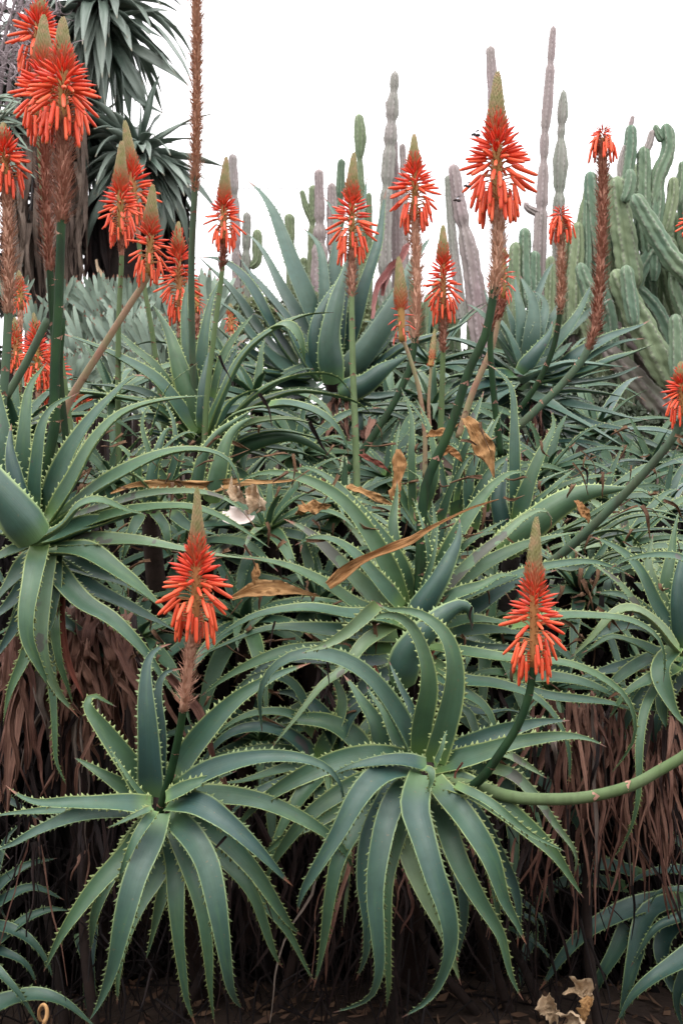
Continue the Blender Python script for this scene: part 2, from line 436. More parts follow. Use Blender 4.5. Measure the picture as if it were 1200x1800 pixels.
def rosette3d(C3, A, n, L, w, label, group, mat='leaf', droop=0.9, seed=1, e0=80, e1=-5, mats=None, base=None, spread=1.0, name='aloe_plant', th=0.2, tooth=0.0055, spacing=0.015, stem=True, kill=None, point=0.95):
    """a rosette grown in 3-D: leaves spiral out, young ones upright, old ones arching over"""
    r = np.random.default_rng(seed); A = nrm(np.array(A, float)); C3 = np.array(C3, float)
    X = nrm(np.cross(A, [0.3, 1, 0.1])); Y = np.cross(A, X)
    bx, by = base if base else (C3[0], C3[1] + 0.3)
    gz = min(ground_z(bx, by), C3[2] - 0.05)
    root = thing(name, (bx, by, gz), label, 'aloe', group)
    if stem:
        mb = MB(); g = np.array([bx, by, gz - 0.05]); m1 = (g + C3) / 2 - A * 0.1
        mb.tube(catmull(np.array([g, m1, C3 - A * 0.1, C3 - A * 0.01]), 12), np.linspace(0.04, 0.025, 12), 8)
        part('stem', mb, M['trunk'], root)
    for i in range(n):
        t = i / max(1, n - 1); az = i * 2.39996 + r.uniform(-0.25, 0.25)
        el = math.radians(e0 + (e1 - e0) * t ** 0.75 + r.uniform(-8, 8))
        d = nrm((X * math.cos(az) + Y * math.sin(az)) * math.cos(el) + A * math.sin(el))
        l = L * (0.45 + 0.55 * min(1, t * 2.2)) * r.uniform(0.8, 1.12)
        p = C3 + d * 0.012; pts = [p.copy()]; st = 14
        side = nrm(np.cross(d, [0, 0, 1]) + 1e-6); cu = r.uniform(-0.25, 0.25)
        for k in range(st):
            g = droop * (0.4 + 0.6 * t) * (k / st) * 1.15 / st * r.uniform(0.9, 1.1) * 2.0
            d = nrm(d + np.array([0, 0, -g]) * (1 if d[2] > -0.97 else 0) + side * cu / st)
            p = p + d * l / st; pts.append(p.copy())
        pts = np.array(pts)
        if kill is not None and kill(pts): continue
        rad = (X * math.cos(az) + Y * math.sin(az))
        mm = mat if not mats else mats[int(r.integers(len(mats)))]
        mb = leaf_mb(pts[::2] if len(pts) % 2 else pts, w * r.uniform(0.85, 1.1) * (0.6 + 0.4 * min(1, t * 2)), nrm(A - 0.6 * rad), nseed(), segs=16, th=th, tooth=tooth, spacing=spacing, point=point)
        part('leaf', mb, M[mm], root)
    return root

# ---- florets share six meshes
def floret_mesh(name, mat, bend, prof, stam):
    mb = MB(); k = 7
    n = len(prof); zz = np.linspace(0, 1, n)
    c = np.stack([bend * zz ** 2, np.zeros(n), zz], 1)
    T, N, B = frames(c, (0, 1, 0), 0)
    mb.tube(c, np.array(prof), k, ref=(0, 1, 0), cap=True)
    me = mb.mesh(name, M[mat])
    return me
OPEN = [floret_mesh('floret_open', 'floret', b, [0.075, 0.105, 0.115, 0.11, 0.105, 0.10, 0.095, 0.055], True) for b in (0.02, 0.07, -0.04)]
BUD = [floret_mesh('floret_bud', 'bud', b, [0.06, 0.095, 0.115, 0.12, 0.11, 0.085, 0.05, 0.012], False) for b in (0.02, 0.08, 0.14)]
PINK = [floret_mesh('floret_pink', 'floret_pink', b, [0.05, 0.09, 0.11, 0.11, 0.1, 0.08, 0.05, 0.012], False) for b in (0.03, 0.1)]

def basis_quat(z):
    z = Vector(z).normalized(); x = z.orthogonal().normalized()
    return z.to_track_quat('Z', 'X')

def spike(root, d, a0, a1, R, fl=(0.0, 0.42), cone=(0.42, 1.0), n=80, fln=None, spent=0, stalk=None, sw=14, smat='stalk', ax_r=5.0, cone_r=12, kind='full', dd=0.0, husk_n=None, bracts=True, pink=False, label=None, seed=None, spent_w=None, pw=1.2):
    """flower stalk: a0/a1 = pixel of the lowest floret joint and of the tip; R = half width (px) of the flower.
    stalk = pixel path of the bare stalk (ground end first); spent = px of bare husk zone below a0. d = distance, dd = distance change of stalk foot"""
    r = np.random.default_rng(seed or nseed())
    cone_r = cone_r * 0.80; px = d / F
    a0 = np.array(a0, float); a1 = np.array(a1, float); a0 = a0 + (a0 - a1) / np.linalg.norm(a1 - a0) * R * .24; axis = a1 - a0; Lx = np.linalg.norm(axis); ux = axis / Lx
    path = [list(p) for p in (stalk or [])]
    if stalk:
        pp = catmull(np.array(path + [list(a0)], float), 26)
    else:
        pp = catmull(np.array([list(a0 - ux * max(spent, 12)), list(a0)], float), 6)
    m = len(pp)
    dist = d + dd * (1 - np.linspace(0, 1, m)) ** pw
    c = np.array([P(x, y, q) for (x, y), q in zip(pp, dist)])
    mb = MB()
    rad = np.linspace(sw * 0.5 * 1.12, sw * 0.5 * 0.85, m) * px
    mb.tube(c, rad, 10, v0=0, v1=1)
    r_ = root_of(root)
    if bracts and stalk:
        # papery bracts clasping the stalk at intervals
        T, N, B = frames(c, (0.2, -1, 0.3), 0)
        tot = np.sum(np.linalg.norm(np.diff(c, axis=0), axis=1)); nb = max(2, int(tot / (0.052 * (sw / 14) ** .8)))
        mbb = MB()
        for j in range(nb):
            f = (j + r.uniform(0.2, 0.8)) / nb * (m - 1); i = int(f); k = f - i
            if i >= m - 1: continue
            e = c[i] * (1 - k) + c[i + 1] * k; rr = rad[i]; th = r.uniform(0, 6.28)
            ra = N[i] * math.cos(th) + B[i] * math.sin(th); ta = np.cross(T[i], ra)
            h = rr * r.uniform(0.6, 1.2) ; b = rr * r.uniform(0.75, 1.0)
            vs_ = [e + (ra * math.cos(q) + ta * math.sin(q)) * rr * 1.06 for q in (-1.5, -0.5, 0.5, 1.5)]
            mid = [e + T[i] * h * 0.4 + (ra * math.cos(q) * 1.15 + ta * math.sin(q) * 1.05) * rr for q in (-0.6, 0.6)]
            tip = e + T[i] * h + ra * rr * r.uniform(1.15, 1.9)
            mbb.add(vs_ + mid + [tip], [(0, 1, 4), (1, 2, 5, 4), (2, 3, 5), (4, 5, 6)])
    so = part('flower_stalk', mb, M[smat], root, label=label)
    if bracts and stalk and nb: part('bracts', mbb, M['bract'], so, kind='stuff')
    off = ORIG[r_.name]
    A0 = P(a0[0], a0[1], d); A1 = P(a1[0], a1[1], d); U = nrm(A1 - A0); L3 = np.linalg.norm(A1 - A0)
    X = nrm(np.cross(U, [0, 1, 0.0])); Y = np.cross(U, X)
    # spent zone: short dry husks sticking out and up
    if spent:
        mh = MB(); sl = spent; hw = (spent_w or sw * 1.5) * 0.5
        cum = np.concatenate([[0], np.cumsum(np.linalg.norm(np.diff(c, axis=0), axis=1))]); tot = cum[-1]
        T, N, B = frames(c, (0.2, -1, 0.3), 0)
        nh = int((husk_n or int(spent * 1.5)) * 1.9)
        for j in range(nh):
            back = r.uniform(-4, sl) * px; a = max(0, tot - back); i = min(m - 2, int(np.searchsorted(cum, a) - 1)); i = max(0, i)
            k = (a - cum[i]) / max(1e-6, cum[i + 1] - cum[i]); e = c[i] * (1 - k) + c[i + 1] * k
            fade = min(1, (sl - back / px) / (0.12 * sl) + 0.3)
            th = r.uniform(0, 6.283); ra = N[i] * math.cos(th) + B[i] * math.sin(th); ta = np.cross(T[i], ra)
            ln = hw * r.uniform(0.45, 1.45) * px * fade; an = r.uniform(0.35, 1.1)
            dr = ra * math.cos(an) + T[i] * math.sin(an); wd = 1.0 * px * r.uniform(0.7, 1.5)
            b = e + ra * rad[i] * 0.9
            mid = b + dr * ln * 0.6; tip = b + dr * ln + (T[i] * 0.5 + ta * r.uniform(-0.5, 0.5)) * ln * 0.4
            mh.add([b - ta * wd, b + ta * wd, mid + ta * wd * 0.9 + T[i] * wd, mid - ta * wd * 0.9 + T[i] * wd, tip], [(0, 1, 2, 3), (3, 2, 4)])
        # core of overlapping bract bases
        i0 = int(np.searchsorted(cum, max(0, tot - sl * px))); i0 = min(i0, m - 3)
        cc = catmull(c[i0:], 12); mh.tube(cc, np.linspace(rad[i0] * 1.05, sw * 0.5 * 1.15 * px, 12), 8)
        part('spent_husks', mh, M['husk'], so, kind='stuff')
    # flower axis
    ma = MB(); f0, f1 = fl; c0, c1 = cone
    cc = np.array([A0 + U * L3 * t for t in np.linspace(-0.03, max(c0 + 0.02, 0.1), 8)])
    ma.tube(cc, np.linspace(ax_r * 1.15, max(ax_r * 0.9, cone_r * 0.62 if kind != 'crown' else ax_r), 8) * px, 8)
    mp = MB()
    fs = []
    nn = int(n * 1.6)
    skip = r.uniform(.03, .14)
    for j in range(nn):
        if r.uniform() < skip: continue
        t = (j + 0.5) / nn; az = j * 2.39996 + r.uniform(-0.3, 0.3)
        along = f0 + (f1 + (0.0 if kind == 'crown' else 0.17) - f0) * t ** 0.88 + r.uniform(-0.006, 0.006)
        if kind == 'crown': ang = math.radians(np.interp(t, [0, .45, .7, 1], [172, 150, 95, 45]) + r.uniform(-10, 10)); al = L3 * along
        else: ang = math.radians(np.interp(t, [0, .12, .24, .36, .52, .74, 1], [175, 165, 135, 102, 78, 48, 16]) + r.uniform(-9, 9)); al = L3 * along
        ra = X * math.cos(az) + Y * math.sin(az)
        dr = ra * math.sin(ang) + U * math.cos(ang)
        if ang > math.radians(140):      # hanging florets follow gravity
            dr = nrm(dr * 0.6 + np.array([0, 0, -1]) * 0.5)
        ped = R * px * np.interp(t, [0, .25, .5, .75, 1], [0.34, 0.40, 0.18, 0.07, 0.12]) * r.uniform(0.8, 1.1)
        ln = (R * 0.66 * px) * np.interp(t, [0, .32, .55, .78, 1], [0.98, 0.98, 0.82, 0.50, 0.22]) * r.uniform(0.9, 1.08)
        e = A0 + U * al + ra * ax_r * 0.7 * px
        pdir = nrm(ra * 0.9 + U * (0.5 if t > .3 else 0.1))
        b = e + pdir * ped * r.uniform(.85, 1.12); ln *= r.uniform(.88, 1.08)
        mp.tube(np.array([e, e * 0.5 + b * 0.5 + U * ped * 0.08, b]), np.array([1.3, 1.1, 1.5]) * px, 4, cap=False)
        ms = (PINK if pink else (OPEN if t < (0.42 if kind != 'crown' else 0.6) else BUD))
        o = bpy.data.objects.new('floret', ms[int(r.integers(len(ms)))]); COL.objects.link(o); o.parent = so
        o.location = b - off; 
        qn = Vector(dr).to_track_quat('Z', 'X'); o.rotation_mode = 'QUATERNION'
        # bend of the tube turns towards the ground
        o.rotation_quaternion = qn @ Quaternion((0, 0, 1), r.uniform(0, 6.28))
        wsc = ln * np.interp(t, [0, .5, 1], [0.76, 0.76, 0.88]) * r.uniform(0.9, 1.1)
        o.scale = (wsc, wsc, ln)
    part('flower_axis', ma, M['axis'], so)
    part('pedicels', mp, M['pedicel'], so, kind='stuff')
    if kind != 'crown':
        mc = MB(); tt = np.linspace(c0 - 0.10, 1.0, 14)
        tt2 = (tt - tt[0]) / (tt[-1] - tt[0])
        rr = cone_r * np.interp(tt2, [0, 0.12, 0.3, 0.6, 0.85, 0.95, 1.0], [0.55, 0.85, 1.0, 0.78, 0.52, 0.36, 0.12]) * px
        bendv = X * r.uniform(-0.02, 0.02) * L3
        cc = np.array([A0 + U * L3 * t + bendv * q ** 2 for t, q in zip(tt, tt2)])
        mc.tube(cc, rr * 0.86, 10, v0=0, v1=1)
        nb = int((fln or 230))
        for j in range(nb):
            q = (j + 0.5) / nb; az = j * 2.39996
            f = q * 13; i = min(12, int(f)); k = f - i
            e = cc[i] * (1 - k) + cc[i + 1] * k; rad_ = rr[i] * (1 - k) + rr[i + 1] * k
            ra = X * math.cos(az) + Y * math.sin(az)
            out_ = np.interp(q, [0, .25, .6, 1], [1.1, 0.5, 0.2, 0.12])
            dr = nrm(ra * out_ + U)
            ln = np.interp(q, [0, .4, 1], [R * 0.42, R * 0.17 + 3, 3.5]) * px * r.uniform(0.85, 1.15); wd = np.interp(q, [0, 1], [2.3, 1.5]) * px * (R / 60) ** 0.3
            b = e + ra * rad_ * 0.8; ta = np.cross(dr, ra)
            m_ = b + dr * ln * 0.5
            mc.add([b - ta * wd * .6, b + ra * wd * .8, b + ta * wd * .6, m_ - ta * wd, m_ + ra * wd * 1.2, m_ + ta * wd, b + dr * ln + ra * wd * 0.3],
                   [(0, 1, 4, 3), (1, 2, 5, 4), (3, 4, 6), (4, 5, 6)], [(az / 6.28 % 1, q * 0.9)] * 6 + [(0, min(1, q * 0.9 + 0.15))])
        part('bud_cone', mc, M['cone'], so)
    return so

def ribbon_mb(c, w, ref, seed=0, th=0.0015, curl=0.5, twist=0.0, segs=14, prof=None, wob=0.12, nx=5, crumple=0.0):
    """a thin dry leaf: curled, twisted strip with real thickness"""
    r = np.random.default_rng(seed); c = catmull(c, segs + 1); T, N, B = frames(c, ref, 0.15)
    s = np.linspace(0, 1, segs + 1)
    a = twist * s + r.uniform(-1, 1) * 0.6 * np.sin(s * r.uniform(3, 8) + r.uniform(0, 6))
    ca, sa = np.cos(a)[:, None], np.sin(a)[:, None]; N, B = N * ca + B * sa, B * ca - N * sa
    pf = (np.clip(1 - s ** 1.8, 0, 1) ** 0.8 * 0.95 + 0.05) if prof is None else np.interp(s, prof[0], prof[1])
    hw = 0.5 * w * pf * (1 + wob * np.sin(s * r.uniform(8, 20) + r.uniform(0, 6)))
    X = np.linspace(-1, 1, nx)
    cu = curl * (1 + 0.5 * np.sin(s * r.uniform(3, 9)))
    h = cu[:, None] * X[None] ** 2 + 0.10 * r.standard_normal(nx)[None, :] * np.sin(s * 14 + 1)[:, None]
    top = c[:, None] + (X[None] * hw[:, None])[..., None] * B[:, None] + (h * hw[:, None])[..., None] * N[:, None]
    if crumple:
        gx = r.standard_normal(nx); f = r.uniform(18, 34, 3)
        rip = (np.sin(s * f[0] + 1)[:, None] * np.sin(X * 3.1 + s[:, None] * 9) + .7 * np.sin(s * f[1])[:, None] * gx[None] + .8 * r.standard_normal((segs + 1, nx)) * .6)
        top = top + (rip * crumple * hw[:, None])[..., None] * N[:, None] + (.25 * rip * crumple * hw[:, None])[..., None] * B[:, None]
    bot = top - N[:, None] * th
    mb = MB(); uv = np.zeros((segs + 1, nx, 2)); uv[:, :, 0] = (X / 2 + .5)[None]; uv[:, :, 1] = s[:, None]
    rows = np.concatenate([top, bot[:, ::-1]], 1); uvs = np.concatenate([uv, uv[:, ::-1]], 1)
    mb.grid(rows, uvs, close=True)
    return mb

def tube_thing(root_or_none, name, pts, rad, mat, k=8, **kw):
    mb = MB(); mb.tube(np.array(pts), rad, k, **kw)
    return mb
# ================================================================== GROUND
def build_ground():
    xs = np.concatenate([[-400, -120, -40, -16, -8], np.arange(-5, 5.01, 0.16), [8, 16, 40, 120, 400]])
    ys = np.concatenate([[-60, -10, -2, 0.5], np.arange(1.2, 8.0, 0.16), [9, 10.5, 13, 18, 30, 60, 150, 600]])
    rows = np.array([[[x, y, ground_z(x, y)] for x in xs] for y in ys])
    mb = MB(); uv = np.zeros((len(ys), len(xs), 2)); mb.grid(rows, uv)
    o = link('ground', mb.mesh('ground', M['soil'])); o['kind'] = 'structure'
    # litter of leaf scraps and twigs
    mb = MB(); r = random.Random(4)
    for i in range(2600):
        y = 2.2 + 2.4 * r.random() ** 0.8; x = r.uniform(-1.5, 1.5) * (y / 2.7); z = ground_z(x, y) + 0.006
        a = r.uniform(0, 6.28); l = r.uniform(0.01, 0.05); w = r.uniform(0.003, 0.012); t = r.uniform(-0.4, 0.4)
        ca, sa = math.cos(a), math.sin(a)
        mb.add([(x - ca * l - sa * w * .3, y - sa * l + ca * w * .3, z + 0.002), (x - sa * w, y + ca * w, z + 0.008 + t * .01), (x + ca * l, y + sa * l, z + 0.006 + abs(t) * 0.04), (x + sa * w, y - ca * w, z + 0.002)], [(0, 1, 2, 3)])
    o = link('leaf_litter', mb.mesh('leaf_litter', M['litter'])); o['kind'] = 'stuff'; o['label'] = 'brown scraps of fallen leaves scattered over the dark soil'; o['category'] = 'leaf litter'
build_ground()

# ================================================================== CACTI
def cactus_mat(name, a, b, rib):
    t = NT(name); u, v, uv = t.uv(); ob = t.obj(); r = t.rand()
    n = t.noise(t.stretch(ob, (3, 3, 1.2)), 1.3, 4, 0.6)
    f = t.math('ADD', t.mr(n, 0.3, 0.7, -0.45, 0.45), t.mr(r, 0, 1, 0.25, 0.75), clamp=True)
    col = t.mix(f, a, b)
    # u carries the height on the rib (0 groove .. 1 crest), v the length in metres
    col = t.mix(t.mr(u, 0.80, 1.0, 0, 0.55, True), col, rib)
    w = t.math('FRACT', t.math('MULTIPLY', v, 26.0))
    dot = t.math('MULTIPLY', t.mr(t.math('ABSOLUTE', t.math('SUBTRACT', w, 0.5)), 0.20, 0.30, 1, 0), t.mr(u, 0.84, 0.92))
    col = t.mix(t.math('MULTIPLY', dot, 0.5), col, (0.11, 0.09, 0.085))
    f2 = t.noise(ob, 22, 4, 0.7); col = t.mix(t.mr(f2, 0.45, 0.75, 0, 0.4), col, tuple(x * 0.6 for x in a))
    t.bump(f2, 0.3, 0.01)
    return t.done(col, 0.6, 0.3)
M['cac_pink'] = cactus_mat('cactus_mauve', (0.34, 0.26, 0.265), (0.27, 0.26, 0.225), (0.50, 0.42, 0.42))
M['cac_mix'] = cactus_mat('cactus_grey_green', (0.22, 0.26, 0.20), (0.38, 0.31, 0.32), (0.42, 0.38, 0.36))
M['cac_green'] = cactus_mat('cactus_green', (0.14, 0.20, 0.115), (0.23, 0.27, 0.15), (0.36, 0.40, 0.28))
M['cac_teal'] = cactus_mat('cactus_teal', (0.10, 0.175, 0.125), (0.165, 0.225, 0.135), (0.38, 0.43, 0.32))
M['cac_wood'] = cactus_mat('cactus_old_stem', (0.20, 0.15, 0.15), (0.17, 0.18, 0.13), (0.26, 0.21, 0.20))

def cactus_tube(pts, wid, d, ribs=7, depth=0.16, rot=0.3, pinch=(), dz=None):
    """pts: px path bottom -> top; wid: px widths at those points; pinch: fractions along where the stem is constricted"""
    n = 96; p = catmull(np.array([list(a) + [w] for a, w in zip(pts, wid)], float), n)
    s = np.linspace(0, 1, n); ds = d + (dz * s if dz else 0)
    c = np.array([P(x, y, q) for (x, y, _), q in zip(p, np.broadcast_to(ds, (n,)))])
    rad = p[:, 2] * 0.5 / F * d
    L = np.concatenate([[0], np.cumsum(np.linalg.norm(np.diff(c, axis=0), axis=1))])
    for q in pinch: rad = rad * (1 - 0.34 * np.exp(-((s - q) * L[-1] / (0.55 * rad.mean() + 0.01)) ** 2))
    e = (L[-1] - L) / np.maximum(rad, 1e-4)
    rad = rad * np.sqrt(np.clip(1 - np.clip(1 - e / 1.2, 0, 1) ** 2, 0.02, 1))
    rad = rad * (1 + 0.03 * np.sin(L * 23 + rot * 9))
    k = ribs * 8; th = np.arange(k) / k * 2 * math.pi
    T, N, B = frames(c, (math.sin(rot), -math.cos(rot), 0.02), 0)
    wv = 0.5 + 0.5 * np.cos(ribs * th); pr = 1 - depth * 2 * (1 - wv ** 0.7)
    ring = (np.cos(th) * pr)[None, :, None] * N[:, None] + (np.sin(th) * pr)[None, :, None] * B[:, None]
    lum = 1 + .035 * np.sin(L[:, None] * 31 + th[None] * 3 + rot * 20) + .03 * np.sin(L[:, None] * 67 + th[None] * 5)
    rows = c[:, None] + ring * (rad[:, None] * lum)[..., None]
    uv = np.zeros((n, k, 2)); uv[:, :, 0] = wv[None]; uv[:, :, 1] = L[:, None]
    mb = MB(); mb.grid(rows, uv, close=True); mb.f.append(tuple((n - 1) * k + i for i in range(k)))
    rg = np.random.default_rng(int(abs(pts[0][0] * 7 + pts[-1][1] * 13)) + 1)
    vs_, fs_ = [], []
    for ri in range(ribs):      # spine clusters on the crest of every rib
        a = ri * 8
        for q in np.arange(.02, L[-1], .042):
            i = int(np.searchsorted(L, q + rg.uniform(-.008, .008))); i = min(max(i, 1), n - 1); e = rows[i, a]; o_ = nrm(e - c[i])
            for _ in range(2):
                dr_ = nrm(o_ + rg.normal(size=3) * .7); sd = nrm(np.cross(dr_, T[i])) * .0022; o = len(vs_)
                vs_ += [e - sd - o_ * .002, e + sd - o_ * .002, e + dr_ * rg.uniform(.010, .022)]; fs_.append((o, o + 1, o + 2))
    if vs_: mb.add(vs_, fs_, [(1.0, 0.5)] * len(vs_))
    return mb

def cactus_thing(label, parts, d, cat='cactus', group='tall columnar cacti against the white sky', name='columnar_cactus'):
    p0 = parts[0][1][0]; w = P(p0[0], p0[1], d)
    root = thing(name, (w[0], w[1], ground_z(w[0], w[1])), label, cat, group)
    for i, q in enumerate(parts):
        mat, pts, wid = q[:3]; k = dict(q[3]) if len(q) > 3 else {}
        nm = k.pop('name', 'column' if i == 0 else 'branch'); dd = k.pop('d', d)
        k.setdefault('rot', 0.2 + 0.37 * i + pts[0][0] * 0.013)
        part(nm, cactus_tube(pts, wid, dd, **k), M[mat], root)
    return root
CG = 'tall columnar cacti against the white sky'
cactus_thing('short grey green cactus column just right of the tall dry flower stalk', [('cac_mix', [(414, 640), (416, 480), (412, 350), (409, 270)], [16, 17, 17, 15], dict(ribs=8, pinch=(.55, .8))), ('cac_mix', [(430, 600), (432, 470), (434, 373)], [18, 18, 14], dict(pinch=(.7,))), ('cac_green', [(440, 470), (452, 455), (452, 403)], [14, 18, 18])], 9.2)
cactus_thing('small green knobbly cactus with two stacked segments left of the tall aloe leaf', [('cac_green', [(516, 640), (512, 480), (508, 375)], [20, 20, 18], dict(pinch=(.45, .8))), ('cac_green', [(535, 640), (535, 520), (533, 452)], [18, 18, 14])], 9.4)
cactus_thing('mauve cactus column with two shoulders behind the centre flower', [('cac_pink', [(563, 640), (562, 450), (562, 370), (560, 297)], [34, 30, 19, 16], dict(pinch=(.62, .72))), ('cac_pink', [(590, 640), (586, 480), (584, 380), (583, 321)], [26, 22, 20, 15], dict(pinch=(.6,)))], 9.0)
cactus_thing('green cactus with a raised side arm left of the mauve columns', [('cac_green', [(549, 560), (548, 450), (550, 325)], [18, 16, 14], dict(pinch=(.7,))), ('cac_green', [(547, 385), (537, 362), (530, 334)], [12, 12, 9])], 9.3)
cactus_thing('dark green spiny cactus tip left of the round headed green one', [('cac_teal', [(590, 640), (594, 450), (597, 350), (600, 279)], [18, 18, 18, 13], dict(ribs=9, pinch=(.5, .65, .8)))], 9.3)
cactus_thing('green cactus with an oval top segment above a narrow neck', [('cac_green', [(636, 640), (635, 450), (634, 350), (632, 283), (633, 240), (630, 200)], [20, 18, 17, 14, 23, 14], dict(pinch=(.81,))), ('cac_green', [(648, 640), (649, 450), (648, 338)], [12, 12, 11])], 9.1)
cactus_thing('tall beaded grey cactus column with many constrictions', [('cac_mix', [(684, 640), (676, 480), (680, 335), (684, 275), (688, 215), (692, 160), (694, 125)], [26, 26, 24, 26, 24, 20, 13], dict(pinch=(.30, .605, .74, .825, .93))), ('cac_pink', [(697, 640), (696, 400), (689, 240), (681, 175)], [18, 18, 16, 10], dict(d=9.15)), ('cac_pink', [(710, 600), (711, 400), (707, 252)], [16, 15, 11])], 9.0)
cactus_thing('mauve cactus column leaning left between two big red flowers', [('cac_pink', [(850, 640), (828, 470), (806, 360), (796, 288)], [42, 34, 26, 20], dict(pinch=(.68,))), ('cac_mix', [(812, 560), (795, 420), (786, 308)], [20, 16, 12])], 8.8)
cactus_thing('mauve cactus column rising behind the tallest red flower', [('cac_pink', [(884, 640), (876, 400), (868, 200), (861, 80)], [26, 24, 21, 17], dict(pinch=(.5, .75)))], 9.2)
cactus_thing('tallest jointed mauve cactus column with a pointed tip', [('cac_pink', [(943, 640), (948, 430), (951, 366), (955, 282), (957, 233), (962, 180), (967, 110), (972, 45)], [30, 26, 26, 18, 19, 20, 17, 11], dict(ribs=6, pinch=(.458, .60, .685, .89))), ('cac_pink', [(945, 375), (928, 366), (921, 356)], [15, 14, 10])], 8.9)
cactus_thing('pointed mauve cactus column right of the tallest one, swollen in the middle', [('cac_mix', [(982, 640), (980, 420), (982, 340), (984, 285), (985, 240), (988, 195), (990, 158)], [26, 23, 22, 27, 17, 20, 8], dict(pinch=(.62, .82, .865)))], 8.9)

# the big candelabra clump on the right: each arm is a part
R_ = dict(ribs=6, depth=0.15)
arms = [
 ('cac_teal', [(1052, 470), (1045, 400), (1040, 350), (1036, 301)], [20, 26, 26, 22]), ('cac_teal', [(1098, 420), (1098, 330), (1106, 270), (1108, 219)], [24, 24, 24, 20]),
 ('cac_teal', [(1135, 430), (1130, 350), (1131, 300), (1130, 257)], [28, 28, 26, 22]), ('cac_teal', [(1148, 350), (1156, 310), (1172, 270), (1173, 240), (1168, 217)], [24, 28, 26, 24, 20]),
 ('cac_teal', [(1162, 245), (1156, 236), (1150, 219)], [14, 14, 10]), ('cac_teal', [(1148, 470), (1150, 400), (1155, 350), (1154, 312)], [26, 27, 26, 22]),
 ('cac_teal', [(1098, 350), (1104, 335), (1107, 315), (1106, 297)], [18, 22, 22, 18], dict(d=8.3)), ('cac_green', [(1108, 490), (1098, 430), (1089, 370), (1082, 310)], [44, 44, 40, 34], dict(d=8.4)),
 ('cac_teal', [(1215, 490), (1180, 455), (1145, 400), (1112, 342)], [36, 36, 34, 26], dict(d=8.2)), ('cac_green', [(1170, 400), (1178, 365), (1182, 340), (1182, 311)], [22, 24, 23, 18]),
 ('cac_teal', [(1192, 350), (1198, 320), (1199, 283)], [16, 18, 15]), ('cac_teal', [(925, 520), (922, 460), (922, 400)], [26, 24, 20]),
 ('cac_teal', [(944, 600), (938, 530), (938, 480), (939, 441)], [24, 25, 24, 20]), ('cac_green', [(968, 600), (966, 530), (967, 490), (967, 450)], [22, 23, 22, 18]),
 ('cac_green', [(905, 540), (906, 470), (906, 425)], [26, 26, 22]), ('cac_green', [(1008, 560), (1010, 480), (1014, 430), (1014, 390)], [30, 30, 26, 20]),
 ('cac_teal', [(1030, 520), (1032, 440), (1031, 395), (1031, 350)], [18, 18, 16, 12]), ('cac_teal', [(1040, 540), (1034, 510), (1024, 485), (1018, 462)], [26, 28, 26, 20], dict(d=8.2)),
 ('cac_teal', [(1112, 560), (1106, 520), (1102, 490), (1099, 466)], [24, 27, 26, 22], dict(d=8.1)), ('cac_green', [(1170, 660), (1140, 600), (1110, 540), (1078, 474)], [46, 50, 46, 34], dict(d=8.2)),
 ('cac_teal', [(1110, 520), (1122, 480), (1145, 440), (1165, 405)], [30, 30, 28, 24]), ('cac_teal', [(1188, 650), (1188, 600), (1185, 552)], [26, 27, 22], dict(d=8.0)),
 ('cac_teal', [(1230, 510), (1190, 470), (1150, 440), (1128, 400)], [36, 34, 30, 24], dict(d=8.5)), ('cac_teal', [(1190, 640), (1160, 560), (1130, 520), (1105, 500)], [30, 30, 26, 22], dict(d=8.5)),
 ('cac_green', [(1060, 520), (1062, 450), (1060, 400), (1063, 360)], [28, 26, 24, 20], dict(d=8.6)), ('cac_green', [(1200, 560), (1178, 500), (1165, 440), (1160, 380)], [34, 32, 30, 24], dict(d=8.7)),
 ('cac_teal', [(1215, 420), (1205, 380), (1198, 330), (1204, 290)], [30, 28, 26, 20], dict(d=8.7)), ('cac_green', [(990, 560), (990, 500), (992, 440), (998, 410)], [24, 24, 22, 16], dict(d=8.6)),
 ('cac_green', [(895, 600), (888, 520), (880, 470), (872, 440)], [26, 26, 22, 16], dict(d=8.8)), ('cac_teal', [(1075, 620), (1070, 560), (1060, 520), (1055, 480)], [30, 30, 26, 20], dict(d=8.5)),
 ('cac_teal', [(1225, 620), (1210, 560), (1190, 510), (1185, 470)], [34, 32, 30, 22], dict(d=8.3)), ('cac_green', [(1040, 620), (1030, 580), (1010, 540), (1000, 500)], [30, 28, 24, 18], dict(d=8.5)),
 ('cac_wood', [(1220, 770), (1160, 715), (1110, 660), (1062, 610)], [50, 46, 40, 32], dict(d=8.4)), ('cac_wood', [(1230, 700), (1170, 660), (1110, 600), (1060, 570)], [50, 44, 40, 30], dict(d=8.7)),
 ('cac_wood', [(1230, 850), (1160, 790), (1090, 740), (1030, 690)], [60, 52, 44, 34], dict(d=8.5)), ('cac_wood', [(1240, 930), (1180, 870), (1120, 830), (1060, 800)], [60, 54, 46, 36], dict(d=8.4)),
 ('cac_wood', [(1120, 960), (1115, 860), (1090, 760), (1060, 660)], [60, 52, 44, 34], dict(d=8.8)), ('cac_wood', [(1240, 1000), (1190, 950), (1140, 920), (1090, 900)], [60, 52, 44, 36], dict(d=8.2)),
 ('cac_wood', [(1180, 980), (1190, 860), (1200, 740), (1190, 640)], [54, 48, 42, 34], dict(d=8.9)), ('cac_wood', [(1040, 900), (1030, 780), (1020, 700), (1000, 600)], [50, 44, 36, 30], dict(d=8.9)),
 ('cac_pink', [(1136, 262), (1142, 247), (1146, 228)], [14, 13, 10]), ('cac_pink', [(1106, 226), (1109, 214), (1112, 203)], [9, 9, 7]), ('cac_pink', [(1092, 330), (1090, 290), (1098, 255)], [14, 13, 9]),
 ('cac_pink', [(1182, 360), (1192, 330), (1196, 300)], [18, 17, 13], dict(d=8.8)),
]
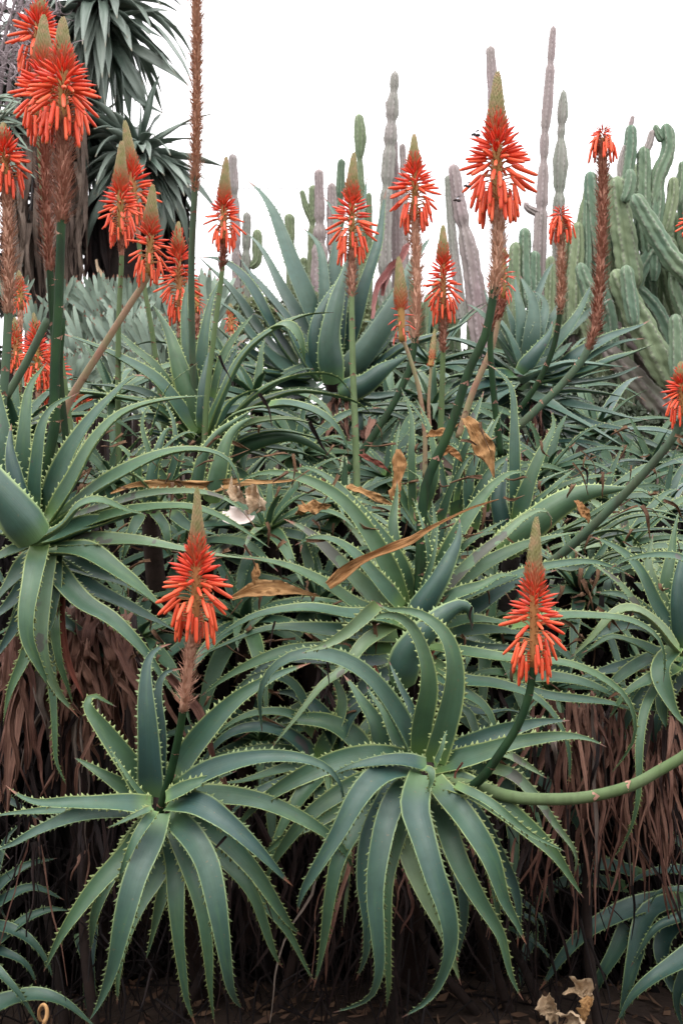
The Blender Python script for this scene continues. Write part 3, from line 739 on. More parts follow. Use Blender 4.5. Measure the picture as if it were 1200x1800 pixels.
ra = random.Random(5)
for i in range(46):
    x0 = ra.uniform(960, 1260); y0 = ra.uniform(600, 900); l = ra.uniform(150, 260); a = ra.uniform(-.75, .5)
    x1, y1 = x0 + math.sin(a) * l * .6, y0 - math.cos(a) * l * .6; x2, y2 = x1 + math.sin(a * .3) * l * .4, y1 - l * .4
    w_ = ra.uniform(24, 36); arms.append((ra.choice(['cac_teal', 'cac_green', 'cac_wood' if y0 > 740 else 'cac_green']), [(x0, y0), (x1, y1), (x2, max(y2, 330))], [w_ * 1.2, w_ * 1.1, w_ * .85], dict(d=ra.uniform(8.7, 9.4))))
for i in range(30):
    x0 = ra.uniform(1000, 1250); y0 = ra.uniform(420, 620); l = ra.uniform(90, 190); a = ra.uniform(-.5, .35)
    x1, y1 = x0 + math.sin(a) * l * .6, y0 - math.cos(a) * l * .6; x2, y2 = x1 + math.sin(a * .2) * l * .4, max(y1 - l * .4, 285 + abs(x0 - 1130) * .25)
    w_ = ra.uniform(17, 25); arms.append((ra.choice(['cac_teal', 'cac_green']), [(x0, y0), (x1, y1), (x2, min(y2, y1 - 12))], [w_ * 1.1, w_ * 1.1, w_ * .85], dict(d=ra.uniform(8.6, 9.5))))
for x, y, d_ in [(720, 560, 9.2), (700, 600, 9.4), (660, 590, 9.2), (755, 585, 9.1), (795, 600, 9.3), (830, 575, 9.2), (870, 560, 9.1), (740, 600, 9.3), (770, 560, 9.2), (900, 590, 9.2), (850, 600, 9.1), (940, 560, 9.3), (1000, 640, 9.2)]:
    arms.append(('cac_green', [(x + 10, 820), (x + 4, y + 60), (x, y - 70)], [34, 30, 24], dict(d=d_)))
arms = [(a[0], [(a[1][0][0] * 1.35 - a[1][1][0] * .35, a[1][0][1] * 1.35 - a[1][1][1] * .35)] + list(a[1]), [a[2][0] * .45] + list(a[2]), *a[3:]) for a in arms]
cactus_thing('sprawling blue green candelabra cactus with dozens of blunt ribbed arms at the right edge', [(a[0], a[1], a[2], {**R_, 'name': 'arm', **(a[3] if len(a) > 3 else {})}) for a in arms], 8.5, name='candelabra_cactus', group='candelabra cactus clump')

# pale overhead wire
mb = MB(); mb.tube(catmull([P(-300, 322, 22), P(420, 331, 22), P(650, 334, 22), P(1000, 364, 22), P(1500, 430, 22)], 30), 0.009, 5)
single('overhead_wire', mb, simple('grey_wire', (0.25, 0.25, 0.26), (0.3, 0.3, 0.3)), 'thin grey overhead wire crossing the white sky', 'wire')

# ------------------------------------------------------------------ unseen hedge added behind the viewpoint to cut the low front light
def build_shade_hedge():
    r = np.random.default_rng(2); mb = MB()
    for j in range(9000):
        x = r.uniform(-7, 7); z = r.uniform(0, 1) ** .8 * (3.4 + .3 * math.sin(x * 1.7)); y = -2.6 - r.uniform(0, 1.0) + .15 * math.sin(x * 3 + z * 2)
        p = np.array([x, y, z]); e1 = nrm(r.normal(size=3)); e2 = nrm(np.cross(e1, r.normal(size=3))); s_ = r.uniform(.08, .16)
        mb.add([p - e1 * s_, p + e2 * s_ * .5, p + e1 * s_, p - e2 * s_ * .5], [(0, 1, 2, 3)])
    single('added_shade_hedge', mb, simple('shade_hedge_leaf', (0.02, 0.035, 0.015), (0.05, 0.075, 0.03), 6, .6), 'unseen dark green hedge added behind the viewpoint to shade the aloes', 'hedge')
build_shade_hedge()

# small shrub mass seen in the gap below the sky
def leaf_mass(name, label, cat, boxes, n, size, mat, seed, kind=None):
    r = np.random.default_rng(seed); mb = MB()
    for j in range(n):
        cx, cy, d, rx, ry, rd = boxes[int(r.integers(len(boxes)))]
        a = r.normal(size=3); a = a / np.linalg.norm(a) * r.uniform(0.5, 1.0)
        p = P(cx + a[0] * rx, cy + a[1] * ry, d + a[2] * rd)
        e1 = nrm(r.normal(size=3)); e2 = nrm(np.cross(e1, r.normal(size=3))); s = size * r.uniform(0.6, 1.4)
        mb.add([p - e1 * s, p + e2 * s * .4, p + e1 * s, p - e2 * s * .4 + np.cross(e1, e2) * s * .2], [(0, 1, 2, 3)])
    return single(name, mb, mat, label, cat)
M['shrub'] = simple('shrub_leaf', (0.07, 0.10, 0.04), (0.15, 0.17, 0.08), 6, 0.6)
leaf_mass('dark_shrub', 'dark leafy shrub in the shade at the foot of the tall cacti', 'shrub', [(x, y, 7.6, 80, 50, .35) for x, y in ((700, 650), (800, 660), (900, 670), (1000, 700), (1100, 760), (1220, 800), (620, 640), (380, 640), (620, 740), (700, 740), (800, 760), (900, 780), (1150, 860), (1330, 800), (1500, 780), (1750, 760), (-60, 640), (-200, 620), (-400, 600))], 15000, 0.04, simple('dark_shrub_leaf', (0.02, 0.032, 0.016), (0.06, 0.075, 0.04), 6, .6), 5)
o = leaf_mass('low_shrub', 'low olive green shrub filling the gap under the white sky behind the large aloe', 'shrub', [(450, 560, 8.0, 60, 40, .3), (540, 560, 8.0, 60, 50, .3), (620, 570, 8.0, 60, 50, .3)], 3500, 0.03, M['shrub'], 3)

# ================================================================== YUCCA AND OTHER PLANTS, TOP LEFT
def blade_mat(name, a, b, rough=0.38):
    t = NT(name); u, v, uv = t.uv(); r = t.rand()
    col = t.mix(t.math('ADD', t.mr(v, 0, 1, -0.2, 0.3), r, clamp=True), a, b)
    s = t.noise(t.stretch(uv, (40, 1, 1)), 1, 2); col = t.mix(t.mr(s, 0.4, 0.7, 0, 0.3), col, tuple(x * .6 for x in a))
    col = t.mix(t.mr(v, 0.93, 1.0, 0, .8), col, (0.25, 0.2, 0.13))
    return t.done(col, rough, 0.5)
M['yucca'] = blade_mat('yucca_blade', (0.085, 0.125, 0.098), (0.21, 0.255, 0.215))
M['yucca_yellow'] = blade_mat('yucca_blade_yellowing', (0.32, 0.36, 0.14), (0.38, 0.42, 0.2))
M['yucca_dead'] = ribbon_mat('yucca_blade_dead', (0.12, 0.085, 0.068), (0.22, 0.165, 0.13), (0.04, 0.028, 0.025))
M['fanleaf'] = leaf_material('fan_aloe_leaf', (0.17, 0.235, 0.19), (0.22, 0.29, 0.22), (0.22, 0.29, 0.2), (0.26, 0.26, 0.2), mwidth=0.99, spots=0.2, rough=0.6)

def blade(c, w, ref, seed, mat_parent, mat, fold=0.45, name='leaf'):
    mb = ribbon_mb(c, w, ref, seed, th=0.004, curl=fold, twist=0.15, segs=12, prof=([0, .08, .35, .7, 1], [.45, .7, 1, .75, .03]), wob=0.0, nx=5)
    return part(name, mb, M[mat], mat_parent)
def yucca_head(root, cx, cy, d, n, L, w, seed, traced=(), lim=None):
    r = np.random.default_rng(seed); C = P(cx, cy, d)
    for pts, ww, *mm in traced:
        c = px_curve(pts, d, 0.12, 0.05); blade(c, ww / F * d, (0.1, -0.8, 0.6), nseed(), root, mm[0] if mm else 'yucca')
    for i in range(n):
        az = r.uniform(0, 6.283); el = math.radians(r.uniform(-75, 70))
        dr = np.array([math.cos(az) * math.cos(el), math.sin(az) * math.cos(el), math.sin(el)])
        p = C.copy(); pts = [p.copy()]; l = L * r.uniform(0.7, 1.1); dd = dr.copy(); g = r.uniform(0.08, 0.38)
        for k in range(6):
            dd = nrm(dd + np.array([0, 0, -g])); p = p + dd * l / 6; pts.append(p.copy())
        rad = np.array([dr[0], dr[1], 0]); blade(np.array(pts), w * r.uniform(0.8, 1.15), nrm(np.array([0, 0, 1.0]) - 0.4 * rad), nseed(), root, 'yucca')
d = 7.4
w0 = P(150, 700, d)
yr = thing('yucca_tree', (w0[0], w0[1], ground_z(w0[0], w0[1])), 'yucca tree with drooping sword leaves at the top left above dead thatch', 'yucca', None)
mb = MB(); mb.tube(catmull([P(100, 800, d), P(95, 500, d), P(110, 250, d), P(160, 60, d), P(170, -60, d)], 14), np.linspace(.20, .13, 14), 12); part('trunk', mb, M['trunk'], yr)
mb = MB(); mb.tube(catmull([P(190, 700, d + .1), P(215, 500, d + .1), P(245, 330, d)], 10), np.linspace(.13, .09, 10), 12); part('trunk', mb, M['trunk'], yr)
yucca_head(yr, 172, 20, d, 150, 0.74, 0.085, 1, [
  ([(195, 70), (245, 90), (295, 120), (333, 152)], 22), ([(185, 40), (230, 25), (270, 17), (297, 19)], 18), ([(180, 60), (215, 110), (245, 160), (262, 215)], 24),
  ([(190, 60), (220, 120), (225, 170), (230, 215)], 24), ([(185, 50), (180, 90), (165, 120), (150, 122)], 22), ([(180, 0), (182, 30), (178, 80)], 22, 'yucca_yellow'), ([(178, 55), (172, 90), (170, 125)], 16),
  ([(170, 60), (150, 40), (120, 25), (85, 10)], 16), ([(190, 45), (230, 40), (262, 55), (285, 65)], 16), ([(165, 60), (140, 100), (130, 150), (128, 200)], 22), ([(200, 90), (225, 150), (250, 180), (290, 200)], 16)])
yucca_head(yr, 70, 60, d + .35, 70, .6, .08, 11)
yucca_head(yr, 150, 235, d + .3, 70, 0.55, 0.07, 12)
yucca_head(yr, 243, 285, d, 130, 0.54, 0.075, 2, [
  ([(248, 262), (258, 220), (268, 170), (281, 130)], 16), ([(243, 260), (248, 225), (247, 182)], 7), ([(262, 262), (285, 240), (310, 222), (325, 213)], 12), ([(255, 265), (225, 240), (190, 225), (160, 205)], 16),
  ([(260, 275), (290, 290), (320, 320), (345, 370)], 22), ([(255, 280), (275, 330), (285, 380), (280, 440)], 24), ([(245, 280), (205, 310), (160, 350), (125, 400)], 22), ([(240, 285), (200, 330), (165, 390), (150, 445)], 20),
  ([(265, 285), (310, 300), (350, 330), (385, 375)], 14), ([(260, 290), (300, 340), (322, 380), (330, 430)], 20), ([(250, 290), (245, 340), (225, 390), (200, 430)], 20), ([(250, 285), (290, 320), (300, 380), (315, 430)], 20)])
r = np.random.default_rng(9)
for i in range(110):      # thatch of dead leaves hanging from the trunk
    x = r.uniform(20, 150); y = r.uniform(290, 420) if i % 3 else r.uniform(120, 300); dd = d - r.uniform(0.0, 0.25)
    l = r.uniform(90, 190); c = catmull([P(x, y, dd), P(x + r.uniform(-10, 10), y + l * .5, dd - .08), P(x + r.uniform(-16, 16), y + l, dd - .03)], 8)
    part('dead_leaf', ribbon_mb(c, r.uniform(.025, .055), (0, -1, 0.2), nseed(), curl=0.6, twist=r.uniform(-1.5, 1.5), segs=8), M['yucca_dead'], yr)
for i in range(60):       # dark core of dead leaves under the lower head
    x = r.uniform(140, 330); y = r.uniform(290, 360) + abs(x - 240) * 0.3; dd = d + r.uniform(0.02, 0.3); l = r.uniform(110, 200)
    c = catmull([P(x, y, dd), P(x + r.uniform(-8, 8), y + l * .5, dd - .05), P(x + r.uniform(-12, 12), y + l, dd)], 6)
    part('dead_leaf', ribbon_mb(c, r.uniform(.04, .08), (0, -1, 0.2), nseed(), curl=0.5, segs=6), M['dead_dark'], yr)
mb = ribbon_mb(catmull([P(170, 456, 6.9), P(174, 475, 6.9), P(188, 498, 6.9)], 8), .025, (0, -1, 0), 3, prof=([0, .5, 1], [.5, 1, .7]))
single('pale_dead_leaf', mb, M['tan'], 'bleached curved dead leaf standing above the grey fan leaved bushes', 'dead leaf')

leaf_mass('shade_dark_foliage', 'leaf mass behind the yucca trunks, coloured near black for the shaded gaps', 'foliage', [(x, y, 8.0, 60, 60, .3) for x, y in ((20, 120), (60, 200), (30, 300), (60, 420), (130, 400), (200, 440), (250, 450), (20, 500), (100, 250), (285, 500))], 6000, 0.05, simple('shade_dark_foliage_leaf', (0.01, 0.012, 0.01), (0.035, 0.035, 0.028), 6, .7), 8)  # shade of the gaps is put into the near black leaf colour
# grey blue fan of narrow leaves at the left edge
d = 6.6; w0 = P(-30, 300, d)
fr = thing('grey_sword_plant', (w0[0], w0[1], ground_z(w0[0], w0[1])), 'grey blue plant with a fan of narrow leaves cut by the left edge', 'plant')
mb = MB(); mb.tube(catmull([[w0[0], w0[1], ground_z(*w0[:2])], P(-40, 400, d), P(-35, 230, d)], 8), .05, 8); part('stem', mb, M['trunk'], fr)
r = np.random.default_rng(12)
for i in range(46):
    a = math.radians(r.uniform(-75, 60)); l = r.uniform(60, 110); x0, y0 = -25 + r.uniform(-15, 10), 215 + r.uniform(-40, 40)
    c = px_curve([(x0, y0), (x0 + math.cos(a) * l * .5, y0 - math.sin(a) * l * .5), (x0 + math.cos(a) * l, y0 - math.sin(a) * l + 10)], d, r.uniform(0, .15), r.uniform(-.1, .2))
    blade(c, .022, (0, -.6, .7), nseed(), fr, 'yucca_grey' if 'yucca_grey' in M else 'fanleaf')

# leafless mauve twigs, top left corner
mb = MB(); r = np.random.default_rng(21)
M['twig'] = simple('mauve_twig', (0.24, 0.19, 0.20), (0.36, 0.30, 0.31), 20, 0.8)
for i in range(420):
    x, y = r.uniform(-60, 105), r.uniform(-60, 150); dd = 7.0 + r.uniform(-.4, .25)
    if x > 40 and y > 110: continue
    a = r.uniform(0, 6.28); pts = [P(x, y, dd)]; 
    for k in range(4):
        a += r.uniform(-.9, .9); x += math.cos(a) * 11; y += math.sin(a) * 11; pts.append(P(x, y, dd + r.uniform(-.03, .03)))
    mb.tube(catmull(pts, 8), np.linspace(.0048, .002, 8), 4, cap=False)
for i in range(7):
    pts = [P(-60 + i * 14, 220, 7.1), P(-30 + i * 12 + r.uniform(-9, 9), 90, 7.0), P(i * 14 + r.uniform(-20, 20), -50, 7.0)]
    mb.tube(catmull(pts, 12), np.linspace(.016, .007, 12), 6)
o = single('bare_shrub', mb, M['twig'], 'tangle of bare mauve grey twigs in the top left corner', 'shrub')

# ------------- fan aloes: grey two-ranked finger leaves behind the left rosettes
def fan_aloe(x, y, d, s, nl, seed, first, tilt=0.0):
    r = np.random.default_rng(seed); w0 = P(x, y, d); gz = min(ground_z(w0[0], w0[1]), w0[2] - .05)
    root = thing('fan_aloe', (w0[0], w0[1], gz), first, 'fan aloe', 'grey fan leaved aloes behind the left flowers')
    mb = MB(); mb.tube(catmull([[w0[0], w0[1], gz - .04], w0], 6), .02, 7); part('stem', mb, M['trunk'], root)
    for i in range(nl):
        side = -1 if i % 2 else 1; k = i // 2; a = math.radians(1 + k * 4.0 + r.uniform(-5, 5)) * side + tilt
        l = s * r.uniform(.85, 1.1); pts = []
        base = (x + side * 3, y - (nl / 2 - k) * 1.2)
        for q in (0, .5, 1): pts.append((base[0] + math.sin(a) * l * q, base[1] - math.cos(a) * l * q * (1 - .06 * q)))
        c = px_curve(pts, d + side * 0.02, r.uniform(-.02, .03), r.uniform(-.03, .06))
        mb = leaf_mb(c, 8.8 * s / 80 / F * d * 1.0, (r.uniform(-.3, .3), -1, .15), nseed(), q=5, ch=.05, th=.22, teeth=False, segs=10, wob=.3, point=.6)
        part('leaf', mb, M['fanleaf'], root)
r = np.random.default_rng(33); k = 0
rows_ = [('upper', 575, 6.0, 82), ('middle', 635, 5.75, 78), ('lower', 690, 5.5, 70), ('lowest', 740, 5.3, 60)]
for nm, yy, dd, ss in rows_:
    nx_ = 9
    for j in range(nx_):
        x = 122 + j * 30 + r.uniform(-8, 8) + (9 if k % 2 else 0)
        lab = 'grey finger leaved fan aloe, %s row, %s from the left stalks' % (nm, ['first', 'second', 'third', 'fourth', 'fifth', 'sixth', 'seventh', 'eighth', 'ninth'][j])
        fan_aloe(x, yy + r.uniform(-8, 8), dd + r.uniform(-.1, .1), ss * r.uniform(.9, 1.2), 22, 50 + k, lab, r.uniform(-.25, .25)); k += 1
for j, (x, yy) in enumerate([(20, 560), (60, 600), (100, 560), (45, 680), (90, 690)]):
    fan_aloe(x, yy, 5.9, 80, 12, 150 + j, 'grey fan aloe %s the red flowers at left edge' % ['just above', 'between', 'up and right of', 'below and behind', 'low and right of'][j], r.uniform(-.2, .2))
# ================================================================== ALOES BEHIND
u_ = dict(u=True)
def grp(n): return n
GA = 'spiny green aloe rosettes of the front row'
GB = 'large blue grey aloes of the back row'
SP = dict(spacing=0.020, tooth=0.0065)
# G: the large smooth aloe in the middle distance
G = aloe((585, 655), 4.6, (0.05, -0.45, 0.9), [
 (44, [(575, 620), (545, 540), (520, 480), (500, 425), (480, 370), (462, 335), (445, 316)], dict(z=-.05, ch=.2)),
 (44, [(565, 640), (530, 570), (495, 505), (460, 440), (425, 400)], dict(z=-.10, ch=.2)),
 (34, [(545, 640), (510, 570), (470, 520), (440, 480), (420, 440)], dict(z=0, mat='leaf_grey')),
 (36, [(520, 640), (480, 580), (445, 510), (415, 475), (380, 455), (345, 445)], dict(z=.02, mat='leaf_blue')),
 (40, [(510, 650), (460, 590), (420, 530), (385, 485), (345, 450)], dict(z=-.05)),
 (44, [(540, 660), (490, 640), (440, 590), (415, 555), (375, 525)], dict(z=.05)),
 (42, [(540, 670), (470, 640), (410, 600), (365, 568)], dict(z=.02, mat='leaf_blue')),
 (44, [(560, 680), (490, 672), (430, 650), (380, 630)], dict(z=.05)),
 (40, [(560, 690), (500, 700), (440, 690), (395, 680)], dict(z=.02, mat='leaf_blue')),
 (44, [(586, 672), (578, 600), (590, 535), (607, 480), (616, 442)], dict(u=True, z=.18, th=.3, mat='leaf_blue')),
 (38, [(565, 660), (556, 590), (570, 540), (600, 490), (612, 470)], dict(z=.12, mat='leaf_blue', u=True)),
 (30, [(575, 640), (570, 560), (568, 480), (558, 430), (527, 392)], dict(z=-.05)),
 (34, [(585, 630), (585, 510), (592, 430), (590, 380), (576, 338)], dict(z=-.08)),
 (36, [(600, 640), (630, 540), (655, 460), (668, 400), (671, 333)], dict(z=-.08, mat='leaf_blue')),
 (20, [(605, 620), (620, 500), (632, 400), (648, 308)], dict(z=-.1)),
 (30, [(590, 630), (600, 540), (615, 470), (628, 400), (634, 360)], dict(z=-.02, mat='leaf_blue')),
 (46, [(600, 662), (640, 620), (680, 560), (712, 490), (738, 425)], dict(u=True, z=.10, th=.26)),
 (34, [(610, 650), (655, 580), (695, 520), (735, 450), (765, 410)], dict(z=0)),
 (48, [(600, 675), (660, 645), (710, 610), (770, 590), (845, 555)], dict(z=.05, mat='leaf_blue')),
 (44, [(600, 690), (640, 675), (680, 645), (722, 622)], dict(z=.18, u=True, th=.3, mat='leaf_blue')),
 (42, [(560, 665), (525, 615), (500, 570), (480, 545)], dict(z=.14, mat='leaf_blue')),
 (40, [(600, 690), (650, 700), (700, 695), (760, 690)], dict(z=.05)),
 (36, [(600, 700), (640, 720), (690, 730), (740, 745)], dict(z=.03, mat='leaf_blue')),
 (36, [(585, 690), (575, 730), (560, 770)], dict(z=.05)), (36, [(600, 690), (625, 730), (640, 780)], dict(z=.05, mat='leaf_blue')),
 (44, [(550, 655), (515, 660), (470, 655), (420, 640)], dict(z=.10, mat='leaf_blue')),
 (40, [(560, 650), (520, 590), (470, 565), (440, 555)], dict(z=.02)),
 (46, [(600, 650), (650, 630), (690, 585), (705, 545)], dict(z=.02, mat='leaf_blue')),
], 'large smooth blue green aloe with broad leaves rising into the sky at the centre', GB, mat='leaf_sky', kw=SP)
# H
H = aloe((915, 655), 4.8, (0.15, -0.5, 0.85), [
 (28, [(912, 640), (905, 600), (898, 565), (886, 530)], {}), (34, [(918, 640), (916, 590), (912, 540), (900, 488)], {}), (34, [(925, 635), (935, 580), (935, 530), (912, 486)], {}),
 (30, [(925, 635), (945, 585), (957, 545), (952, 522), (937, 512)], {}), (30, [(915, 655), (945, 615), (962, 590), (972, 566)], dict(u=True, th=.2, z=.08, mat='leaf_blue')),
 (30, [(930, 645), (968, 612), (1000, 575), (1022, 540), (1041, 490)], dict(mat='leaf_blue')), (30, [(920, 660), (990, 640), (1040, 640), (1100, 650)], dict(z=.1)), (28, [(925, 690), (990, 725), (1060, 765), (1120, 800)], dict(z=.1)), (26, [(905, 670), (870, 700), (840, 735), (800, 770)], dict(z=.1)), (28, [(915, 645), (890, 585), (862, 545), (850, 505)], dict(z=.04)), (26, [(925, 640), (965, 570), (985, 530), (990, 490)], dict(z=-.04)), (28, [(905, 675), (860, 675), (800, 700), (740, 730)], dict(z=.08, mat='leaf_blue')), (30, [(930, 660), (1000, 672), (1070, 665), (1130, 640)], dict(z=.04)), (38, [(925, 650), (965, 635), (985, 620), (1008, 598)], dict(z=.05)),
 (40, [(925, 660), (975, 652), (1030, 615), (1085, 588), (1147, 568)], dict(mat='leaf_blue')), (32, [(940, 660), (992, 654), (1050, 620), (1090, 603), (1126, 594)], dict(z=.03)),
 (38, [(945, 668), (1017, 656), (1075, 633), (1151, 607)], dict(z=.06, mat='leaf_blue')), (38, [(915, 668), (945, 655), (970, 655)], dict(z=.12)),
 (34, [(915, 680), (950, 688), (1000, 686), (1050, 690), (1098, 702)], dict(mat='leaf_blue')), (28, [(920, 690), (965, 700), (1010, 700), (1040, 712)], {}),
 (34, [(915, 690), (945, 702), (975, 706), (998, 720)], dict(z=.08)), (28, [(930, 690), (992, 708), (1054, 722), (1100, 732), (1142, 733)], {}),
 (30, [(935, 705), (985, 725), (1050, 748), (1100, 757), (1142, 776)], dict(mat='leaf_blue')), (30, [(925, 710), (965, 745), (1020, 765), (1083, 784)], {}),
 (22, [(950, 740), (1000, 770), (1050, 800), (1078, 835)], {}), (28, [(905, 655), (850, 640), (790, 640), (730, 655)], {}), (30, [(900, 665), (845, 668), (780, 685), (715, 692)], dict(mat='leaf_blue')),
 (30, [(900, 655), (850, 618), (800, 598), (740, 600)], {}), (28, [(895, 680), (830, 700), (760, 712), (700, 715)], {}), (26, [(902, 640), (875, 590), (850, 555), (820, 530)], {}),
 (30, [(900, 690), (850, 720), (800, 740), (750, 745)], dict(mat='leaf_blue')), (30, [(905, 700), (870, 745), (845, 790)], {}), (30, [(915, 700), (930, 750), (940, 800)], dict(mat='leaf_blue')), (28, [(925, 700), (965, 760), (1000, 810)], {}),
 (26, [(915, 640), (885, 605), (870, 590), (845, 588)], dict(z=.03)), (24, [(920, 625), (930, 560), (950, 500), (975, 455)], dict(z=-.1)), (36, [(905, 660), (850, 660), (800, 662), (765, 675)], dict(z=.06, mat='leaf_blue')),
 (34, [(910, 665), (860, 690), (810, 712), (780, 740)], dict(z=.06)), (34, [(920, 680), (960, 725), (990, 760), (1015, 815)], dict(z=-.02, mat='leaf_blue')),
 (30, [(930, 640), (990, 590), (1040, 545), (1075, 520)], dict(z=-.08)),
], 'blue green aloe with pointed leaves sweeping right in front of the candelabra cactus', GB, mat='leaf_sky', kw=SP)
# F: rosette between the left stalks and the large aloe
Fp = aloe((350, 765), 3.8, (0.0, -0.5, 0.85), [
 (44, [(345, 760), (330, 690), (312, 630), (290, 570), (277, 540)], dict(u=True, th=.22, z=.02)), (30, [(345, 740), (335, 660), (327, 590), (325, 530), (328, 483)], dict(z=-.05)),
 (30, [(355, 740), (355, 650), (362, 570), (388, 480)], dict(z=-.05)), (38, [(345, 760), (283, 677), (233, 640), (173, 610), (110, 587)], dict(z=.05)), (28, [(330, 740), (277, 650), (240, 615), (193, 576)], {}),
 (28, [(340, 765), (267, 712), (200, 697), (133, 688), (55, 683)], dict(z=.06)), (28, [(330, 755), (267, 697), (200, 680), (133, 675)], dict(mat='leaf_blue')),
 (26, [(357, 750), (357, 683), (362, 640), (368, 615)], dict(u=True, z=.10, mat='leaf_blue')), (38, [(362, 765), (388, 700), (420, 635), (455, 597), (500, 570), (545, 552), (592, 545)], dict(z=.12)),
 (22, [(480, 575), (505, 570), (522, 585), (532, 610), (534, 640)], dict(z=.2)), (22, [(375, 700), (390, 635), (418, 585), (450, 552)], dict(z=.06)),
 (30, [(375, 775), (430, 710), (480, 675), (540, 658), (590, 662), (616, 697)], dict(z=.15)), (34, [(370, 785), (430, 722), (483, 698), (533, 688), (600, 698), (640, 712), (670, 735)], dict(z=.12)),
 (28, [(375, 770), (400, 717), (425, 695), (450, 688), (464, 700)], dict(z=.2)), (24, [(360, 800), (383, 757), (417, 727), (467, 716), (500, 727)], dict(z=.25)),
 (34, [(383, 860), (397, 790), (420, 745), (448, 731)], dict(u=True, z=.25, th=.3)), (24, [(385, 800), (423, 752), (483, 737), (533, 740), (583, 762)], dict(z=.15, mat='leaf_pale')),
 (24, [(380, 810), (425, 772), (490, 757), (550, 770), (600, 792)], dict(z=.15)), (30, [(385, 820), (430, 785), (500, 768), (550, 783), (603, 818)], dict(z=.12, u=True)),
 (28, [(470, 712), (520, 712), (567, 730), (597, 760), (617, 800)], dict(z=.3)), (8, [(265, 765), (285, 700), (310, 665), (354, 636)], dict(z=.2)),
 (30, [(340, 790), (300, 770), (260, 760), (210, 770)], dict(z=.05, mat='leaf_blue')), (30, [(340, 770), (290, 740), (240, 735), (190, 750)], dict(z=.02)),
 (34, [(350, 760), (372, 690), (395, 655), (420, 600)], dict(z=0, mat='leaf_blue')), (30, [(365, 780), (410, 740), (460, 745), (510, 775), (540, 810)], dict(z=.05, mat='leaf_blue')),
 (28, [(360, 790), (400, 790), (460, 800), (520, 830)], dict(z=.05)), (30, [(340, 760), (300, 715), (250, 705), (200, 720)], dict(z=.03)),
 (34, [(350, 770), (400, 725), (470, 722), (530, 745), (580, 790)], dict(z=.0, mat='leaf_blue')),(30, [(350, 785), (390, 770), (450, 782), (540, 800), (590, 840)], dict(z=.05, mat='leaf_blue')),
 (32, [(345, 755), (385, 660), (405, 620), (440, 600)], dict(z=-.03)),
], 'spiny aloe with arching leaves behind the left flower stalks, below the large smooth aloe', GA, mat='leaf', kw=dict(spacing=.018))
F2 = aloe((262, 880), 3.2, (0, -.45, .9), [
 (28, [(262, 900), (268, 830), (285, 770), (300, 752), (313, 768)], dict(u=True, th=.3)), (26, [(335, 900), (355, 810), (380, 765), (415, 740), (452, 722)], dict(u=True, th=.25)),
 (36, [(372, 880), (388, 810), (405, 765), (425, 745), (448, 738)], dict(u=True, th=.3, z=.05)), (14, [(300, 860), (265, 800), (250, 740), (275, 700)], {}), (16, [(250, 870), (232, 810), (205, 780), (180, 775)], {}),
 (20, [(240, 860), (245, 805), (262, 780), (240, 765)], {}), (20, [(275, 870), (255, 850), (235, 835), (205, 838)], dict(z=.05)), (22, [(280, 880), (300, 850), (330, 830), (370, 845)], {}),
 (22, [(250, 880), (225, 850), (190, 830), (160, 835)], {}), (24, [(270, 900), (290, 930), (300, 980)], {}), (24, [(300, 900), (340, 930), (390, 940)], {}), (22, [(250, 900), (230, 940), (215, 990)], {}), (16, [(290, 860), (310, 800), (305, 740), (285, 700)], {}),
 (18, [(260, 860), (290, 790), (330, 760), (360, 770)], {}), (20, [(320, 880), (310, 830), (330, 790), (350, 785)], {}),
], 'small cluster of hooked aloe leaves between the left rosette and the pale stalks', GA)
